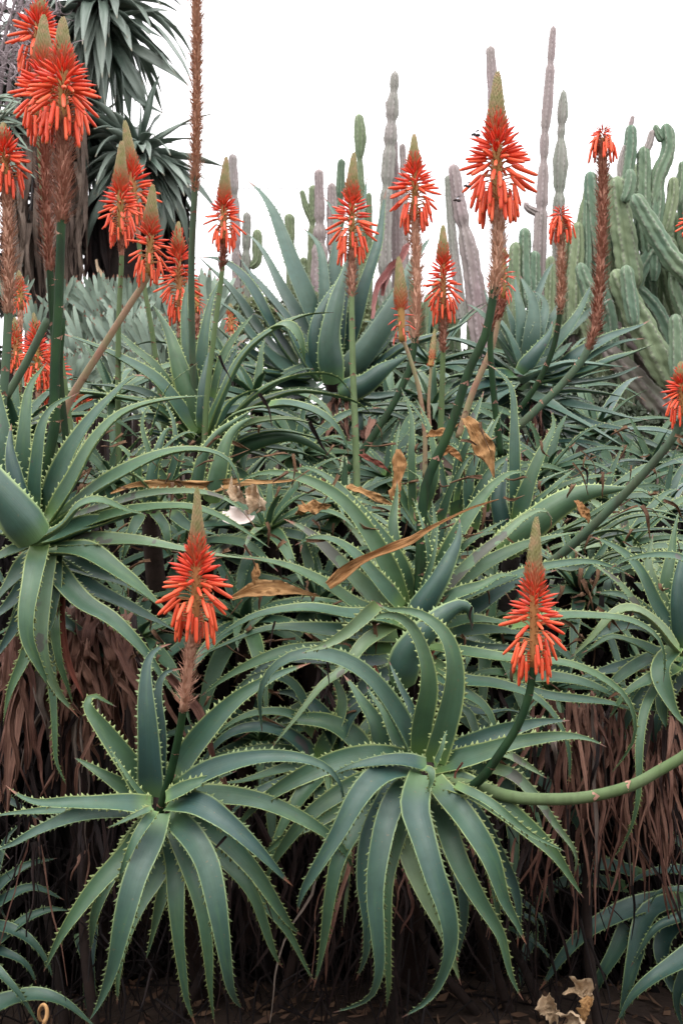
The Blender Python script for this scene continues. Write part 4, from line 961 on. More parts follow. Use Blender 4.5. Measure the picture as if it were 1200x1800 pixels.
# I: upright leaves right of centre
I_ = aloe((905, 930), 3.35, (0.05, -.4, .9), [
 (28, [(905, 930), (902, 840), (903, 750), (898, 690), (880, 655), (858, 627)], dict(roll=.3)), (32, [(908, 920), (930, 850), (955, 790), (973, 745), (967, 720)], dict(z=.03, th=.25)),
 (38, [(890, 940), (875, 880), (885, 830), (893, 800)], dict(u=True, th=.3, z=-.02, mat='leaf_blue')), (60, [(880, 965), (930, 925), (985, 885), (1045, 863), (1112, 860)], dict(u=True, th=.25, z=.12)),
 (22, [(925, 900), (955, 872), (982, 850), (1013, 820)], dict(z=.05)), (22, [(930, 900), (960, 870), (1000, 850), (1045, 838), (1092, 837)], {}), (24, [(910, 900), (940, 860), (975, 835), (1010, 828)], {}),
 (30, [(800, 910), (803, 840), (822, 755), (858, 678)], dict(z=-.1)), (22, [(722, 900), (722, 820), (722, 740), (710, 680)], dict(z=-.1)), (20, [(790, 900), (760, 780), (730, 720), (708, 690)], dict(z=-.15)),
 (20, [(800, 880), (812, 800), (835, 770), (850, 830)], dict(z=-.05)), (22, [(745, 900), (762, 830), (755, 760), (735, 700)], dict(z=-.12)), (26, [(830, 920), (822, 850), (845, 790), (870, 765)], dict(z=-.1)),
 (22, [(850, 900), (850, 820), (862, 760), (880, 720)], dict(z=-.15)), (24, [(730, 920), (700, 860), (690, 800), (705, 740)], dict(z=-.1)), (20, [(770, 920), (790, 860), (820, 810), (842, 800)], {}), (26, [(830, 930), (840, 870), (870, 820), (920, 790)], dict(z=-.1)),
 (20, [(765, 940), (740, 880), (735, 840), (700, 820)], {}), (18, [(990, 930), (1040, 905), (1110, 862), (1150, 876), (1195, 912)], dict(z=.05)), (24, [(1010, 945), (1060, 920), (1106, 900), (1162, 900), (1210, 918)], {}),
 (24, [(1020, 955), (1060, 935), (1100, 912), (1155, 907), (1210, 925)], dict(z=.04)), (22, [(1020, 960), (1060, 945), (1110, 935), (1160, 930), (1215, 932)], {}), (22, [(1060, 980), (1110, 968), (1160, 972), (1195, 962), (1215, 950)], {}),
 (20, [(1000, 960), (1045, 938), (1090, 934), (1120, 955), (1128, 982)], dict(z=.08)), (22, [(960, 990), (1010, 1000), (1070, 975), (1120, 970)], {}), (24, [(940, 960), (1000, 930), (1050, 925), (1100, 945)], {}),
], 'aloe with stiff upright leaves and one thick leaf pointing right, right of centre', GA, kw=dict(spacing=.016))

# ================================================================== FRONT ROW
C = aloe((735, 1060), 3.0, (0.0, -0.72, 0.69), [
 (26, [(690, 1100), (640, 1130), (606, 1175), (569, 1205), (531, 1250), (494, 1291), (474, 1316)], dict(z=.10, dm=.1, dt=.12, mat='leaf_pale')),
 (38, [(710, 1065), (690, 1015), (642, 930), (594, 874), (537, 844), (481, 832), (440, 840), (408, 860)], dict(z=.0)),
 (38, [(717, 1065), (705, 1005), (669, 945), (620, 885), (575, 840), (537, 823), (515, 832)], dict(z=-.05)),
 (36, [(706, 1069), (668, 1025), (627, 979), (590, 952), (552, 945), (514, 954)], dict(z=.06)),
 (46, [(690, 1075), (640, 1035), (592, 985), (545, 937), (502, 910)], dict(z=-.04, mat='leaf_pale')),
 (34, [(715, 1080), (642, 1072), (575, 1030), (500, 994), (425, 979), (385, 974)], dict(z=.05)),
 (38, [(710, 1100), (670, 1085), (612, 1080), (537, 1070), (462, 1080), (406, 1108), (357, 1152)], dict(z=.08)),
 (38, [(700, 1120), (620, 1112), (537, 1106), (462, 1110), (387, 1138), (345, 1165)], dict(z=.03)),
 (36, [(690, 1140), (575, 1143), (500, 1147), (425, 1174), (380, 1205), (352, 1237)], dict(z=.05)),
 (36, [(700, 1150), (640, 1165), (560, 1160), (480, 1165), (420, 1215), (385, 1260)], dict(z=-.02, mat='leaf_blue')),
 (46, [(728, 1090), (745, 1060), (775, 1010), (800, 960), (813, 915)], dict(u=True, th=.35, z=.12, mat='leaf_blue')),
 (52, [(706, 1200), (715, 1150), (752, 1108), (795, 1072), (822, 1066), (829, 1100)], dict(u=True, th=.35, z=.16, mat='leaf_blue', q=2)),
 (40, [(745, 1070), (772, 1012), (806, 937), (855, 865), (892, 832), (915, 827), (931, 842)], dict(z=.0, mat='leaf')),
 (32, [(750, 1075), (806, 1012), (850, 970), (881, 945), (919, 911), (952, 896), (969, 911), (966, 935)], dict(z=.05, mat='leaf_pale')),
 (22, [(760, 1030), (790, 985), (835, 945), (888, 913)], dict(z=.03)), (40, [(765, 1055), (830, 1008), (900, 968), (960, 948), (1032, 938)], dict(z=.0)),
 (28, [(765, 1065), (800, 1045), (844, 1030), (880, 1012), (913, 1016)], dict(z=.12)), (28, [(770, 1065), (860, 1030), (950, 998), (1030, 987), (1080, 1000), (1122, 1020)], dict(z=.05)),
 (36, [(775, 1085), (830, 1070), (880, 1040), (920, 1018), (985, 998)], dict(z=.0, mat='leaf_blue')), (30, [(775, 1099), (825, 1090), (881, 1094), (925, 1108)], dict(z=.08)),
 (30, [(780, 1115), (840, 1108), (892, 1110), (960, 1125)], dict(z=.03)), (24, [(750, 1136), (825, 1147), (900, 1159), (982, 1166), (1035, 1181), (1087, 1214), (1110, 1251), (1114, 1300), (1086, 1362)], dict(z=.12, dt=.1)),
 (26, [(757, 1162), (810, 1195), (870, 1202), (937, 1225), (975, 1262), (997, 1311), (1001, 1356), (997, 1392)], dict(z=.12)),
 (26, [(755, 1178), (810, 1214), (847, 1240), (866, 1274), (866, 1310), (856, 1345)], dict(z=.14)), (18, [(795, 1240), (818, 1250), (830, 1272), (834, 1300), (812, 1335), (803, 1370)], dict(z=.10)),
 (22, [(870, 1198), (960, 1222), (1040, 1232), (1087, 1240), (1159, 1267)], dict(z=.06)), (24, [(900, 1100), (982, 1084), (1050, 1084), (1106, 1091), (1151, 1117), (1166, 1155), (1161, 1198)], dict(z=.15)),
 (30, [(900, 1190), (960, 1190), (1020, 1200), (1080, 1225), (1140, 1260)], dict(z=.02)), (30, [(770, 1125), (830, 1140), (900, 1140), (970, 1150)], dict(z=.0, mat='leaf_blue')),
 (34, [(700, 1180), (650, 1200), (600, 1250), (570, 1290)], dict(z=-.05, mat='leaf_blue')), (40, [(740, 1060), (700, 990), (690, 920), (700, 850)], dict(z=-.1)), (24, [(745, 1050), (752, 980), (765, 930), (758, 880)], dict(z=-.05)),
 (26, [(748, 1180), (800, 1235), (850, 1255), (900, 1250), (960, 1275)], dict(z=.02, mat='leaf_blue')), (34, [(770, 1100), (840, 1125), (920, 1175), (970, 1230)], dict(z=-.05)),
 (12, [(748, 1040), (755, 985), (745, 930), (725, 870)], dict(z=.05)), (12, [(740, 1040), (758, 990), (768, 940), (770, 920)], dict(z=.07)),
], 'central spiny aloe whose leaves fan out from a dark stalk, above the front rosettes', GA, mat='leaf')
D = aloe((75, 935), 2.8, (0.1, -0.6, 0.8), [
 (52, [(30, 880), (12, 800), (-2, 720), (-15, 650)], dict(z=-.1)), (38, [(55, 890), (42, 810), (46, 740), (55, 680), (79, 632)], dict(z=-.05)), (30, [(60, 900), (65, 810), (74, 750), (97, 712), (136, 690)], dict(z=.02)),
 (48, [(78, 915), (108, 825), (155, 745), (200, 695), (238, 665), (268, 673)], dict(z=-.02)), (44, [(82, 920), (124, 850), (161, 782), (206, 734), (262, 711), (319, 702), (375, 706)], dict(z=.03)),
 (48, [(95, 915), (169, 860), (225, 827), (281, 801), (337, 792), (394, 801), (420, 824), (432, 852)], dict(z=.03)),
 (30, [(110, 915), (190, 890), (260, 868), (330, 864), (385, 875), (425, 898), (448, 928)], dict(z=.0, mat='leaf_pale')), (36, [(110, 935), (190, 908), (265, 893), (340, 893), (400, 915), (470, 957)], dict(z=.03)),
 (58, [(75, 950), (150, 925), (220, 908), (290, 895)], dict(z=.04)), (34, [(60, 952), (108, 925), (139, 890), (176, 880), (225, 899), (256, 907)], dict(z=.12, roll=.5)),
 (40, [(85, 955), (150, 950), (210, 951), (262, 955), (337, 970), (412, 985), (452, 993)], dict(z=.05, mat='leaf_pale')), (52, [(75, 965), (150, 970), (210, 1007), (265, 1052), (312, 1098)], dict(z=.08)),
 (46, [(90, 975), (170, 1005), (240, 1035), (300, 1080)], dict(z=.0, mat='leaf_blue')), (46, [(85, 985), (150, 1030), (230, 1068), (315, 1115)], dict(z=.03, mat='leaf_blue')),
 (44, [(80, 980), (140, 1055), (195, 1090), (250, 1145), (285, 1190), (318, 1228)], dict(z=.07)), (40, [(72, 960), (58, 1020), (48, 1080), (50, 1125), (68, 1170), (88, 1222)], dict(z=.14)),
 (40, [(85, 965), (76, 1040), (72, 1110), (82, 1170), (105, 1220), (143, 1255)], dict(z=.10, mat='leaf_pale')), (28, [(95, 965), (98, 1030), (93, 1080), (82, 1133)], dict(z=.08)),
 (30, [(90, 985), (95, 1090), (105, 1160), (120, 1200), (132, 1232)], dict(z=.03)), (20, [(90, 1100), (92, 1200), (97, 1290), (102, 1340), (125, 1390)], dict(z=.02, dm=.05, dt=.05)),
 (34, [(65, 950), (30, 965), (-10, 985), (-40, 1010)], dict(z=.1)), (38, [(70, 965), (35, 1005), (-10, 1065), (-30, 1110)], dict(z=.04)), (36, [(75, 985), (50, 1060), (10, 1130), (-20, 1170)], dict(z=0, mat='leaf_blue')), (36, [(80, 1000), (55, 1130), (20, 1215), (-5, 1290)], dict(z=-.03)),
 (72, [(62, 945), (25, 895), (-30, 820), (-70, 740)], dict(u=True, th=.32, z=.16, mat='leaf_blue')), (36, [(50, 900), (30, 850), (20, 800), (17, 745)], dict(u=True, z=.04, mat='leaf_blue')),
 (38, [(70, 990), (20, 1060), (-30, 1100)], dict(z=0, mat='leaf_blue')), (36, [(70, 1000), (30, 1090), (0, 1150)], dict(z=-.05, mat='leaf_blue')), (36, [(80, 1000), (100, 1080), (150, 1120), (200, 1180)], dict(z=-.05, mat='leaf_blue')),
 (40, [(60, 930), (20, 940), (-30, 930)], dict(z=.1)), (34, [(70, 920), (90, 860), (130, 800), (150, 760)], dict(z=-.05, mat='leaf_pale')),
], 'big spiny aloe at the left edge with broad pale leaves reaching right', GA, mat='leaf')
part('dead_leaf', ribbon_mb(px_curve([(98, 975), (106, 1030), (109, 1080), (114, 1120), (125, 1175), (147, 1228)], 2.72, 0.03, 0.03), .022, (0, -1, .2), 5, curl=.9, prof=([0, .3, .8, 1], [.6, 1, .7, .1])), M['dead_red'], D, label='rust red dead leaf hanging beside the green ones')
E = aloe((1205, 1130), 3.0, (-0.15, -0.7, 0.7), [
 (36, [(1200, 1135), (1181, 1115), (1152, 1065), (1125, 1007), (1095, 971), (1057, 952), (1030, 949)], dict(z=.02)), (40, [(1195, 1145), (1144, 1090), (1110, 1071), (1078, 1080), (1040, 1120), (1010, 1164)], dict(z=.10, mat='leaf_pale')),
 (30, [(1190, 1155), (1160, 1150), (1106, 1127), (1069, 1121), (1025, 1156)], dict(z=.06)), (34, [(1200, 1135), (1190, 1065), (1196, 1000), (1212, 940)], dict(u=True, z=.05, mat='leaf_blue')),
 (22, [(1260, 1030), (1205, 985), (1155, 976), (1100, 983), (1068, 997)], dict(z=.12)), (40, [(1190, 1120), (1155, 1050), (1137, 990), (1150, 945)], dict(z=-.04, mat='leaf_pale')),
 (20, [(1185, 1120), (1125, 1070), (1085, 1025), (1045, 992), (1003, 966)], dict(z=.03, mat='leaf_pale')), (40, [(1190, 1150), (1172, 1190), (1162, 1240), (1172, 1290)], dict(z=.05)), (40, [(1185, 1140), (1160, 1180), (1178, 1240), (1210, 1290)], dict(z=.1)),
 (18, [(1170, 1180), (1135, 1240), (1122, 1310), (1121, 1400), (1108, 1460), (1086, 1517)], dict(z=.08)), (38, [(1195, 1160), (1130, 1165), (1060, 1180), (1000, 1200)], dict(z=.0, mat='leaf_blue')), (38, [(1195, 1150), (1140, 1160), (1090, 1190), (1040, 1240)], dict(z=.03)),
 (36, [(1200, 1160), (1150, 1200), (1110, 1250), (1080, 1310)], dict(z=0, mat='leaf_blue')), (40, [(1205, 1110), (1150, 1090), (1100, 1050), (1040, 1040)], dict(z=-.03)), (36, [(1215, 1120), (1240, 1060), (1255, 990)], {}), (36, [(1210, 1160), (1230, 1230), (1235, 1310)], {}),
 (34, [(1200, 1120), (1170, 1040), (1180, 970), (1190, 900)], dict(z=-.1)), (30, [(1190, 1170), (1140, 1195), (1105, 1215), (1070, 1260)], dict(z=.1)),
 (40, [(1190, 1130), (1120, 1100), (1060, 1110), (1010, 1150)], dict(z=-.05, mat='leaf_blue')), (34, [(1200, 1170), (1160, 1260), (1140, 1340)], dict(z=-.05, mat='leaf_blue')),
], 'spiny aloe cut by the right edge with pale arching leaves', GA, mat='leaf')
Ar = aloe((278, 1412), 2.6, (0.0, -0.82, 0.57), [
 (34, [(270, 1400), (235, 1392), (180, 1360), (134, 1331)], dict(z=-.02)), (48, [(264, 1402), (225, 1340), (182, 1280), (156, 1243), (160, 1222), (197, 1238)], dict(z=.01, mat='leaf')),
 (48, [(268, 1400), (262, 1310), (256, 1220), (260, 1165), (278, 1140), (303, 1130)], dict(z=.03, mat='leaf_blue')), (38, [(276, 1395), (281, 1294), (277, 1225), (290, 1183), (323, 1171)], dict(z=.0, mat='leaf_blue')),
 (48, [(300, 1375), (350, 1300), (410, 1235), (470, 1195), (540, 1160)], dict(z=-.06)), (40, [(305, 1392), (375, 1352), (450, 1333), (520, 1333), (575, 1350), (600, 1378), (605, 1412)], dict(z=.09, mat='leaf_blue')),
 (28, [(292, 1402), (337, 1380), (380, 1367), (412, 1360)], dict(z=.12)), (44, [(300, 1405), (370, 1398), (450, 1408), (520, 1437), (580, 1475), (610, 1510), (622, 1550)], dict(z=.02)),
 (46, [(298, 1412), (350, 1415), (405, 1450), (455, 1500), (512, 1558)], dict(z=.11, mat='leaf_blue')), (48, [(296, 1430), (333, 1468), (362, 1515), (377, 1570), (388, 1635), (398, 1700), (407, 1750), (423, 1790)], dict(z=.10, mat='leaf_blue')),
 (42, [(310, 1425), (380, 1460), (443, 1525), (483, 1587), (512, 1630), (541, 1657)], dict(z=.04)), (38, [(310, 1430), (370, 1490), (437, 1562), (467, 1633), (484, 1714)], dict(z=-.02)), (30, [(340, 1450), (420, 1530), (467, 1587), (510, 1650), (544, 1732)], dict(z=-.05)),
 (36, [(290, 1440), (306, 1510), (310, 1575), (315, 1640), (322, 1700), (332, 1760), (354, 1798)], dict(z=.03)), (34, [(298, 1440), (327, 1507), (353, 1587), (365, 1667), (372, 1733), (381, 1798)], dict(z=.05)),
 (46, [(280, 1430), (262, 1487), (236, 1550), (215, 1627), (200, 1700), (183, 1760), (170, 1800)], dict(z=.13, mat='leaf_blue')), (20, [(272, 1425), (245, 1465), (220, 1515), (207, 1560)], dict(z=.17)),
 (40, [(272, 1432), (233, 1490), (187, 1540), (147, 1590), (107, 1650), (77, 1711)], dict(z=.07)), (40, [(284, 1440), (285, 1520), (245, 1595), (213, 1683), (200, 1775)], dict(z=.02)),
 (38, [(268, 1420), (190, 1425), (130, 1435), (65, 1460), (20, 1487), (-14, 1502)], dict(z=.10, mat='leaf_blue')), (34, [(266, 1414), (200, 1412), (140, 1411), (70, 1413), (35, 1402), (14, 1388)], dict(z=.13)),
 (26, [(262, 1418), (180, 1418), (80, 1425), (-25, 1437)], dict(z=.05)), (12, [(268, 1420), (235, 1435), (185, 1458)], dict(z=.18)), (11, [(262, 1408), (240, 1385), (215, 1350), (191, 1311)], dict(z=.10)),
 (34, [(290, 1440), (300, 1510), (280, 1600), (262, 1680)], dict(z=-.08)), (34, [(262, 1440), (205, 1520), (170, 1600), (160, 1680)], dict(z=-.06)),
], 'front spiny aloe rosette at lower left with a red flower rising from its heart', GA, mat='leaf')
B = aloe((748, 1348), 2.62, (0.0, -0.80, 0.60), [
 (50, [(715, 1335), (677, 1321), (655, 1265), (625, 1216), (600, 1193)], dict(z=-.06)), (30, [(720, 1330), (700, 1305), (672, 1250), (640, 1210)], dict(z=-.03)),
 (50, [(732, 1335), (712, 1285), (680, 1230), (640, 1185), (595, 1160), (557, 1152), (512, 1156), (475, 1182), (457, 1220), (455, 1282)], dict(z=.02, mat='leaf_blue', roll=.2)),
 (44, [(737, 1330), (740, 1269), (750, 1205), (745, 1152), (726, 1108), (700, 1086), (668, 1084), (627, 1102)], dict(z=.03)), (48, [(762, 1340), (784, 1265), (797, 1194), (790, 1137), (767, 1100), (728, 1075), (690, 1076), (664, 1066)], dict(z=.07, mat='leaf')),
 (24, [(664, 1063), (640, 1085), (605, 1115), (570, 1135), (525, 1150)], dict(z=.27, dm=0, dt=.02, mat='leaf_pale')), (34, [(750, 1345), (700, 1337), (650, 1342), (610, 1350), (582, 1359)], dict(z=.13, mat='leaf_blue')),
 (48, [(735, 1342), (670, 1330), (600, 1337), (540, 1360), (490, 1388), (440, 1425), (407, 1461)], dict(z=.03)), (44, [(725, 1358), (640, 1375), (570, 1415), (520, 1460), (480, 1510), (454, 1560)], dict(z=-.03)),
 (40, [(700, 1370), (640, 1400), (560, 1440), (500, 1470), (452, 1515)], dict(z=-.08)), (46, [(735, 1352), (695, 1352), (658, 1370), (625, 1410), (595, 1465), (560, 1525), (530, 1575), (515, 1614)], dict(z=.12, mat='leaf_blue')),
 (38, [(715, 1375), (645, 1430), (600, 1500), (583, 1560), (571, 1640), (565, 1724)], dict(z=.0)), (40, [(735, 1365), (695, 1385), (670, 1425), (650, 1475), (642, 1550), (647, 1620), (640, 1680), (615, 1728)], dict(z=.06, mat='leaf_blue')),
 (42, [(738, 1365), (705, 1390), (680, 1440), (664, 1512), (658, 1570), (661, 1633), (663, 1700), (645, 1760), (592, 1797)], dict(z=.12, mat='leaf_blue')), (36, [(742, 1370), (715, 1430), (688, 1500), (674, 1567), (678, 1667), (684, 1733), (677, 1785)], dict(z=.05)),
 (48, [(740, 1362), (728, 1420), (743, 1475), (766, 1550), (783, 1600), (789, 1667), (768, 1730), (740, 1758), (706, 1769)], dict(z=.16, ch=.55, mat='leaf_blue')), (54, [(735, 1390), (722, 1480), (745, 1560), (780, 1640), (805, 1718)], dict(z=.06, mat='leaf_pale')),
 (46, [(760, 1370), (785, 1400), (825, 1450), (862, 1510), (885, 1581), (905, 1625), (913, 1668)], dict(z=.11)), (40, [(757, 1378), (780, 1440), (805, 1510), (843, 1587), (877, 1647), (892, 1700), (912, 1762)], dict(z=.05)),
 (50, [(765, 1365), (830, 1388), (880, 1420), (930, 1460), (975, 1505), (1013, 1569)], dict(z=.08)), (36, [(775, 1385), (830, 1430), (880, 1510), (908, 1580), (915, 1655)], dict(z=.0, mat='leaf_blue')),
 (34, [(765, 1358), (800, 1362), (850, 1385), (905, 1425), (968, 1495)], dict(z=.04)), (18, [(800, 1380), (860, 1410), (930, 1465), (998, 1496)], dict(z=.16)), (44, [(762, 1340), (830, 1308), (900, 1282), (950, 1268), (1002, 1261)], dict(z=.02, mat='leaf_blue')),
 (38, [(765, 1348), (844, 1325), (900, 1307), (975, 1297), (1025, 1297), (1067, 1304)], dict(z=.06)), (14, [(765, 1345), (775, 1320), (784, 1283)], dict(z=.18)), (15, [(745, 1350), (757, 1356), (758, 1374), (749, 1396)], dict(z=.2, roll=1.2)),
 (30, [(790, 1345), (850, 1322), (889, 1326), (930, 1348), (963, 1375)], dict(z=-.05, mat='leaf_pale')), (22, [(860, 1350), (900, 1362), (940, 1400), (975, 1450), (1010, 1500), (1010, 1546)], dict(z=-.02, mat='leaf_pale')),
 (34, [(745, 1370), (765, 1450), (800, 1520), (815, 1610), (800, 1700)], dict(z=-.05, mat='leaf_blue')), (34, [(720, 1370), (690, 1420), (620, 1480), (600, 1530)], dict(z=-.1, mat='leaf_pale')), (30, [(765, 1380), (840, 1470), (870, 1560), (880, 1660)], dict(z=-.08)),
 (22, [(735, 1315), (725, 1255), (700, 1200), (680, 1160)], dict(z=-.1, mat='leaf_blue')),
], 'front spiny aloe rosette at lower centre, widest leaves hanging like a skirt', GA, mat='leaf')
# leaves between A and B belonging to a rosette behind them
J = aloe((560, 1330), 2.95, (-.1, -.7, .7), [
 (48, [(650, 1330), (610, 1290), (570, 1268), (520, 1265), (470, 1275)], {}), (24, [(560, 1330), (480, 1317), (400, 1325), (345, 1340)], {}), (26, [(550, 1290), (512, 1257), (456, 1254), (400, 1274), (360, 1310)], {}),
 (24, [(560, 1280), (535, 1235), (512, 1200), (475, 1187), (437, 1197), (400, 1240), (375, 1290)], {}), (24, [(540, 1340), (470, 1360), (420, 1375), (380, 1380)], {}), (40, [(600, 1310), (560, 1250), (520, 1220), (480, 1215)], dict(mat='leaf_blue')),
 (40, [(560, 1340), (500, 1290), (440, 1280), (390, 1300), (350, 1350)], dict(mat='leaf_blue')), (36, [(570, 1350), (530, 1400), (490, 1470), (470, 1540)], {}), (36, [(570, 1350), (570, 1420), (590, 1480), (620, 1540)], {}), (34, [(560, 1350), (520, 1370), (440, 1400), (400, 1440)], dict(mat='leaf_blue')),
 (40, [(590, 1320), (610, 1270), (640, 1240), (690, 1240)], dict(mat='leaf_blue')), (30, [(560, 1330), (600, 1250), (590, 1200), (560, 1170)], {}), (40, [(585, 1345), (640, 1400), (660, 1480), (650, 1560)], dict(mat='leaf_blue')), (30, [(575, 1345), (600, 1440), (610, 1540), (600, 1640)], dict(mat='leaf_pale')),
], 'shaded aloe rosette tucked between and behind the two front rosettes', GA, mat='leaf')
# aloes at the bottom corners, a darker leaf colour standing in for shade
K = aloe((-50, 1640), 3.05, (.3, -.6, .7), [
 (30, [(-40, 1640), (0, 1650), (50, 1613), (90, 1598), (130, 1600)], {}), (28, [(-40, 1600), (0, 1555), (50, 1520), (100, 1512)], {}), (22, [(-40, 1660), (0, 1672), (40, 1690), (70, 1732)], {}), (48, [(-60, 1800), (-10, 1772), (50, 1750), (110, 1762), (165, 1800)], dict(z=.1)),
 (20, [(-40, 1670), (0, 1710), (40, 1755), (66, 1800)], dict(z=.12)), (30, [(-40, 1620), (10, 1580), (60, 1560), (110, 1580)], {}), (34, [(-50, 1650), (-20, 1730), (-10, 1800)], {}), (28, [(-40, 1630), (10, 1630), (60, 1660), (100, 1720)], {}), (30, [(-50, 1640), (-20, 1570), (10, 1480), (40, 1450)], {}),
 (26, [(140, 1640), (155, 1700), (148, 1780)], dict(z=-.3)), (24, [(165, 1620), (160, 1700), (170, 1790)], dict(z=-.3)),
], 'dark shaded aloe leaves entering at the bottom left corner', GA, mat='leaf_blue', base=(-1.1, 3.3))
Lr = aloe((1225, 1570), 3.15, (-.3, -.6, .7), [
 (46, [(1210, 1580), (1133, 1590), (1040, 1630), (987, 1683), (953, 1746)], dict(mat='leaf_blue')), (48, [(1200, 1590), (1120, 1615), (1077, 1683), (1050, 1733), (1038, 1792)], {}), (46, [(1205, 1585), (1140, 1605), (1115, 1683), (1098, 1757), (1092, 1810)], dict(z=.04, mat='leaf_blue')),
 (22, [(1240, 1590), (1200, 1608), (1150, 1633), (1110, 1695)], dict(z=.12, u=True)), (38, [(1250, 1650), (1200, 1685), (1150, 1718), (1110, 1753), (1085, 1800)], dict(z=.12)), (38, [(1210, 1600), (1165, 1655), (1175, 1717), (1205, 1785)], dict(mat='leaf_blue')),
 (22, [(1240, 1580), (1200, 1565), (1160, 1568), (1138, 1592)], dict(z=.15, mat='leaf_blue')), (30, [(1240, 1560), (1210, 1500), (1180, 1470), (1150, 1480)], {}), (34, [(1220, 1600), (1215, 1680), (1190, 1750), (1195, 1810)], dict(z=.05)),
 (30, [(1240, 1560), (1190, 1530), (1130, 1540), (1090, 1570)], {}), (20, [(940, 1640), (918, 1690), (916, 1745)], dict(z=-.2)), (12, [(900, 1570), (935, 1600), (955, 1625), (958, 1660)], dict(z=.0)), (12, [(890, 1630), (930, 1650), (958, 1675), (982, 1710)], dict(z=0)),
 (14, [(870, 1580), (890, 1600), (940, 1620), (938, 1665)], dict(z=.02)), (30, [(1100, 1560), (1010, 1545), (950, 1580), (920, 1640)], dict(z=-.25)), (30, [(1130, 1540), (1060, 1520), (1000, 1540), (960, 1590)], dict(z=-.25)),
], 'bluish aloe with long drooping leaves filling the bottom right corner', GA, mat='leaf_blue', base=(1.05, 3.5))

# ---- filler rosettes grown in 3-D behind the traced ones
fill = [  # px x, px y, d, n, L, w, label, mat set
 (470, 930, 3.5, 22, .36, .036, 'tangled aloe rosette among orange dry leaves left of centre'), (600, 900, 3.7, 22, .36, .034, 'aloe rosette behind the fanned central leaves, under the thin pale stalk'),
 (560, 1060, 3.45, 20, .36, .036, 'aloe rosette in the shade under the long left leaves of the central aloe'), (430, 1090, 3.3, 20, .36, .038, 'aloe rosette directly behind the lower left red flower'), (860, 1110, 3.4, 22, .38, .036, 'aloe rosette in the shade right of the central heart'),
 (1020, 1040, 3.6, 24, .40, .034, 'loose aloe rosette behind the lower right red flower'), (1100, 960, 3.8, 22, .38, .034, 'aloe rosette below the long leaning stalk at right'), (960, 1210, 3.3, 18, .34, .036, 'aloe rosette above the right dead leaf skirt'),
 (190, 850, 3.7, 20, .36, .036, 'aloe rosette behind the pale leaves of the left edge aloe'), (680, 840, 4.0, 20, .36, .034, 'aloe rosette between the crossing flower stalks'), (830, 850, 4.0, 20, .36, .034, 'aloe rosette behind the hanging orange dry leaf'),
 (330, 960, 3.5, 20, .36, .036, 'dark aloe rosette above the lower left flower tip'), (240, 1120, 3.3, 16, .36, .038, 'dark aloe rosette above the left dead leaf skirt'), (700, 1230, 3.25, 18, .34, .036, 'dark aloe rosette above the heart of the lower centre rosette'),
 (880, 1330, 3.2, 16, .34, .036, 'dark aloe rosette behind the upper stalk of the lower right flower'), (1150, 1230, 3.5, 18, .36, .036, 'dark aloe rosette under the right edge aloe'), (460, 1300, 3.3, 18, .36, .036, 'dark aloe rosette behind the gap between the front rosettes'),
 (520, 800, 4.2, 22, .38, .036, 'aloe rosette under the arching leaves below the large smooth aloe'), (960, 830, 4.2, 20, .36, .034, 'aloe rosette under the drooping leaves of the right blue aloe'), (30, 760, 3.6, 18, .36, .036, 'aloe rosette behind the left edge stalks'),
 (420, 860, 3.9, 20, .36, .034, 'aloe rosette behind the white and tan curled husks'), (1060, 880, 4.2, 20, .38, .034, 'aloe rosette in front of the old cactus stems'), (770, 980, 3.6, 18, .34, .034, 'pale aloe rosette standing behind the central stalk'),
 (760, 720, 4.6, 18, .40, .04, 'aloe rosette between the two large blue aloes'), (200, 700, 4.5, 16, .36, .036, 'aloe rosette in front of the grey fan aloes'), (450, 700, 4.4, 18, .40, .042, 'aloe rosette low behind the arching leaf left of the large aloe'),
]
back = [(1045, 760, 5.4, 20, .55, .062, 'dark blue aloe below the right blue aloe, before the cactus stems'), (1140, 820, 5.2, 20, .50, .055, 'dark blue aloe under the old mauve cactus stems at right'), (820, 740, 5.4, 20, .55, .06, 'dark blue aloe in the gap left of the right blue aloe'),
 (690, 740, 5.3, 20, .55, .06, 'dark blue aloe low right of the large smooth aloe'), (500, 740, 5.0, 20, .5, .055, 'dark blue aloe low left of the large smooth aloe'), (965, 700, 5.9, 20, .6, .065, 'farthest dark blue aloe directly behind the right blue one'),
 (1220, 800, 5.6, 18, .5, .055, 'dark blue aloe against the right edge below the cactus'), (400, 640, 5.4, 18, .5, .055, 'dark blue aloe behind the third pale stalk from the left'), (760, 640, 6.0, 18, .6, .06, 'far dark aloe in the gap between the two blue aloes'),
 (600, 790, 4.8, 20, .5, .055, 'dark aloe beneath the brown collar of the large smooth aloe'), (880, 800, 4.8, 20, .5, .05, 'dark aloe beneath the right blue aloe'), (1000, 860, 4.7, 20, .45, .05, 'dark aloe right of the two upright leaves')]
back += [(1165, 905, 4.5, 22, .46, .05, 'dark aloe between the two long stalks at the right, low before the cactus'), (1090, 880, 4.9, 20, .46, .05, 'dark aloe in the hollow beyond the leaning right stalk'), (655, 780, 5.0, 20, .5, .055, 'dark aloe low between the dark crossing stalk and pale stalk')]
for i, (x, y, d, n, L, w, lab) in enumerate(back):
    rosette3d(P(x, y, d), (rnd.uniform(-.25, .25), -.4, .9), n, L, w, lab, 'dark aloes deep in the back of the hedge', mats=['leaf_deep', 'leaf_deep', 'leaf_blue'], droop=1.2, seed=500 + i, e0=70, e1=-15, spacing=.022)
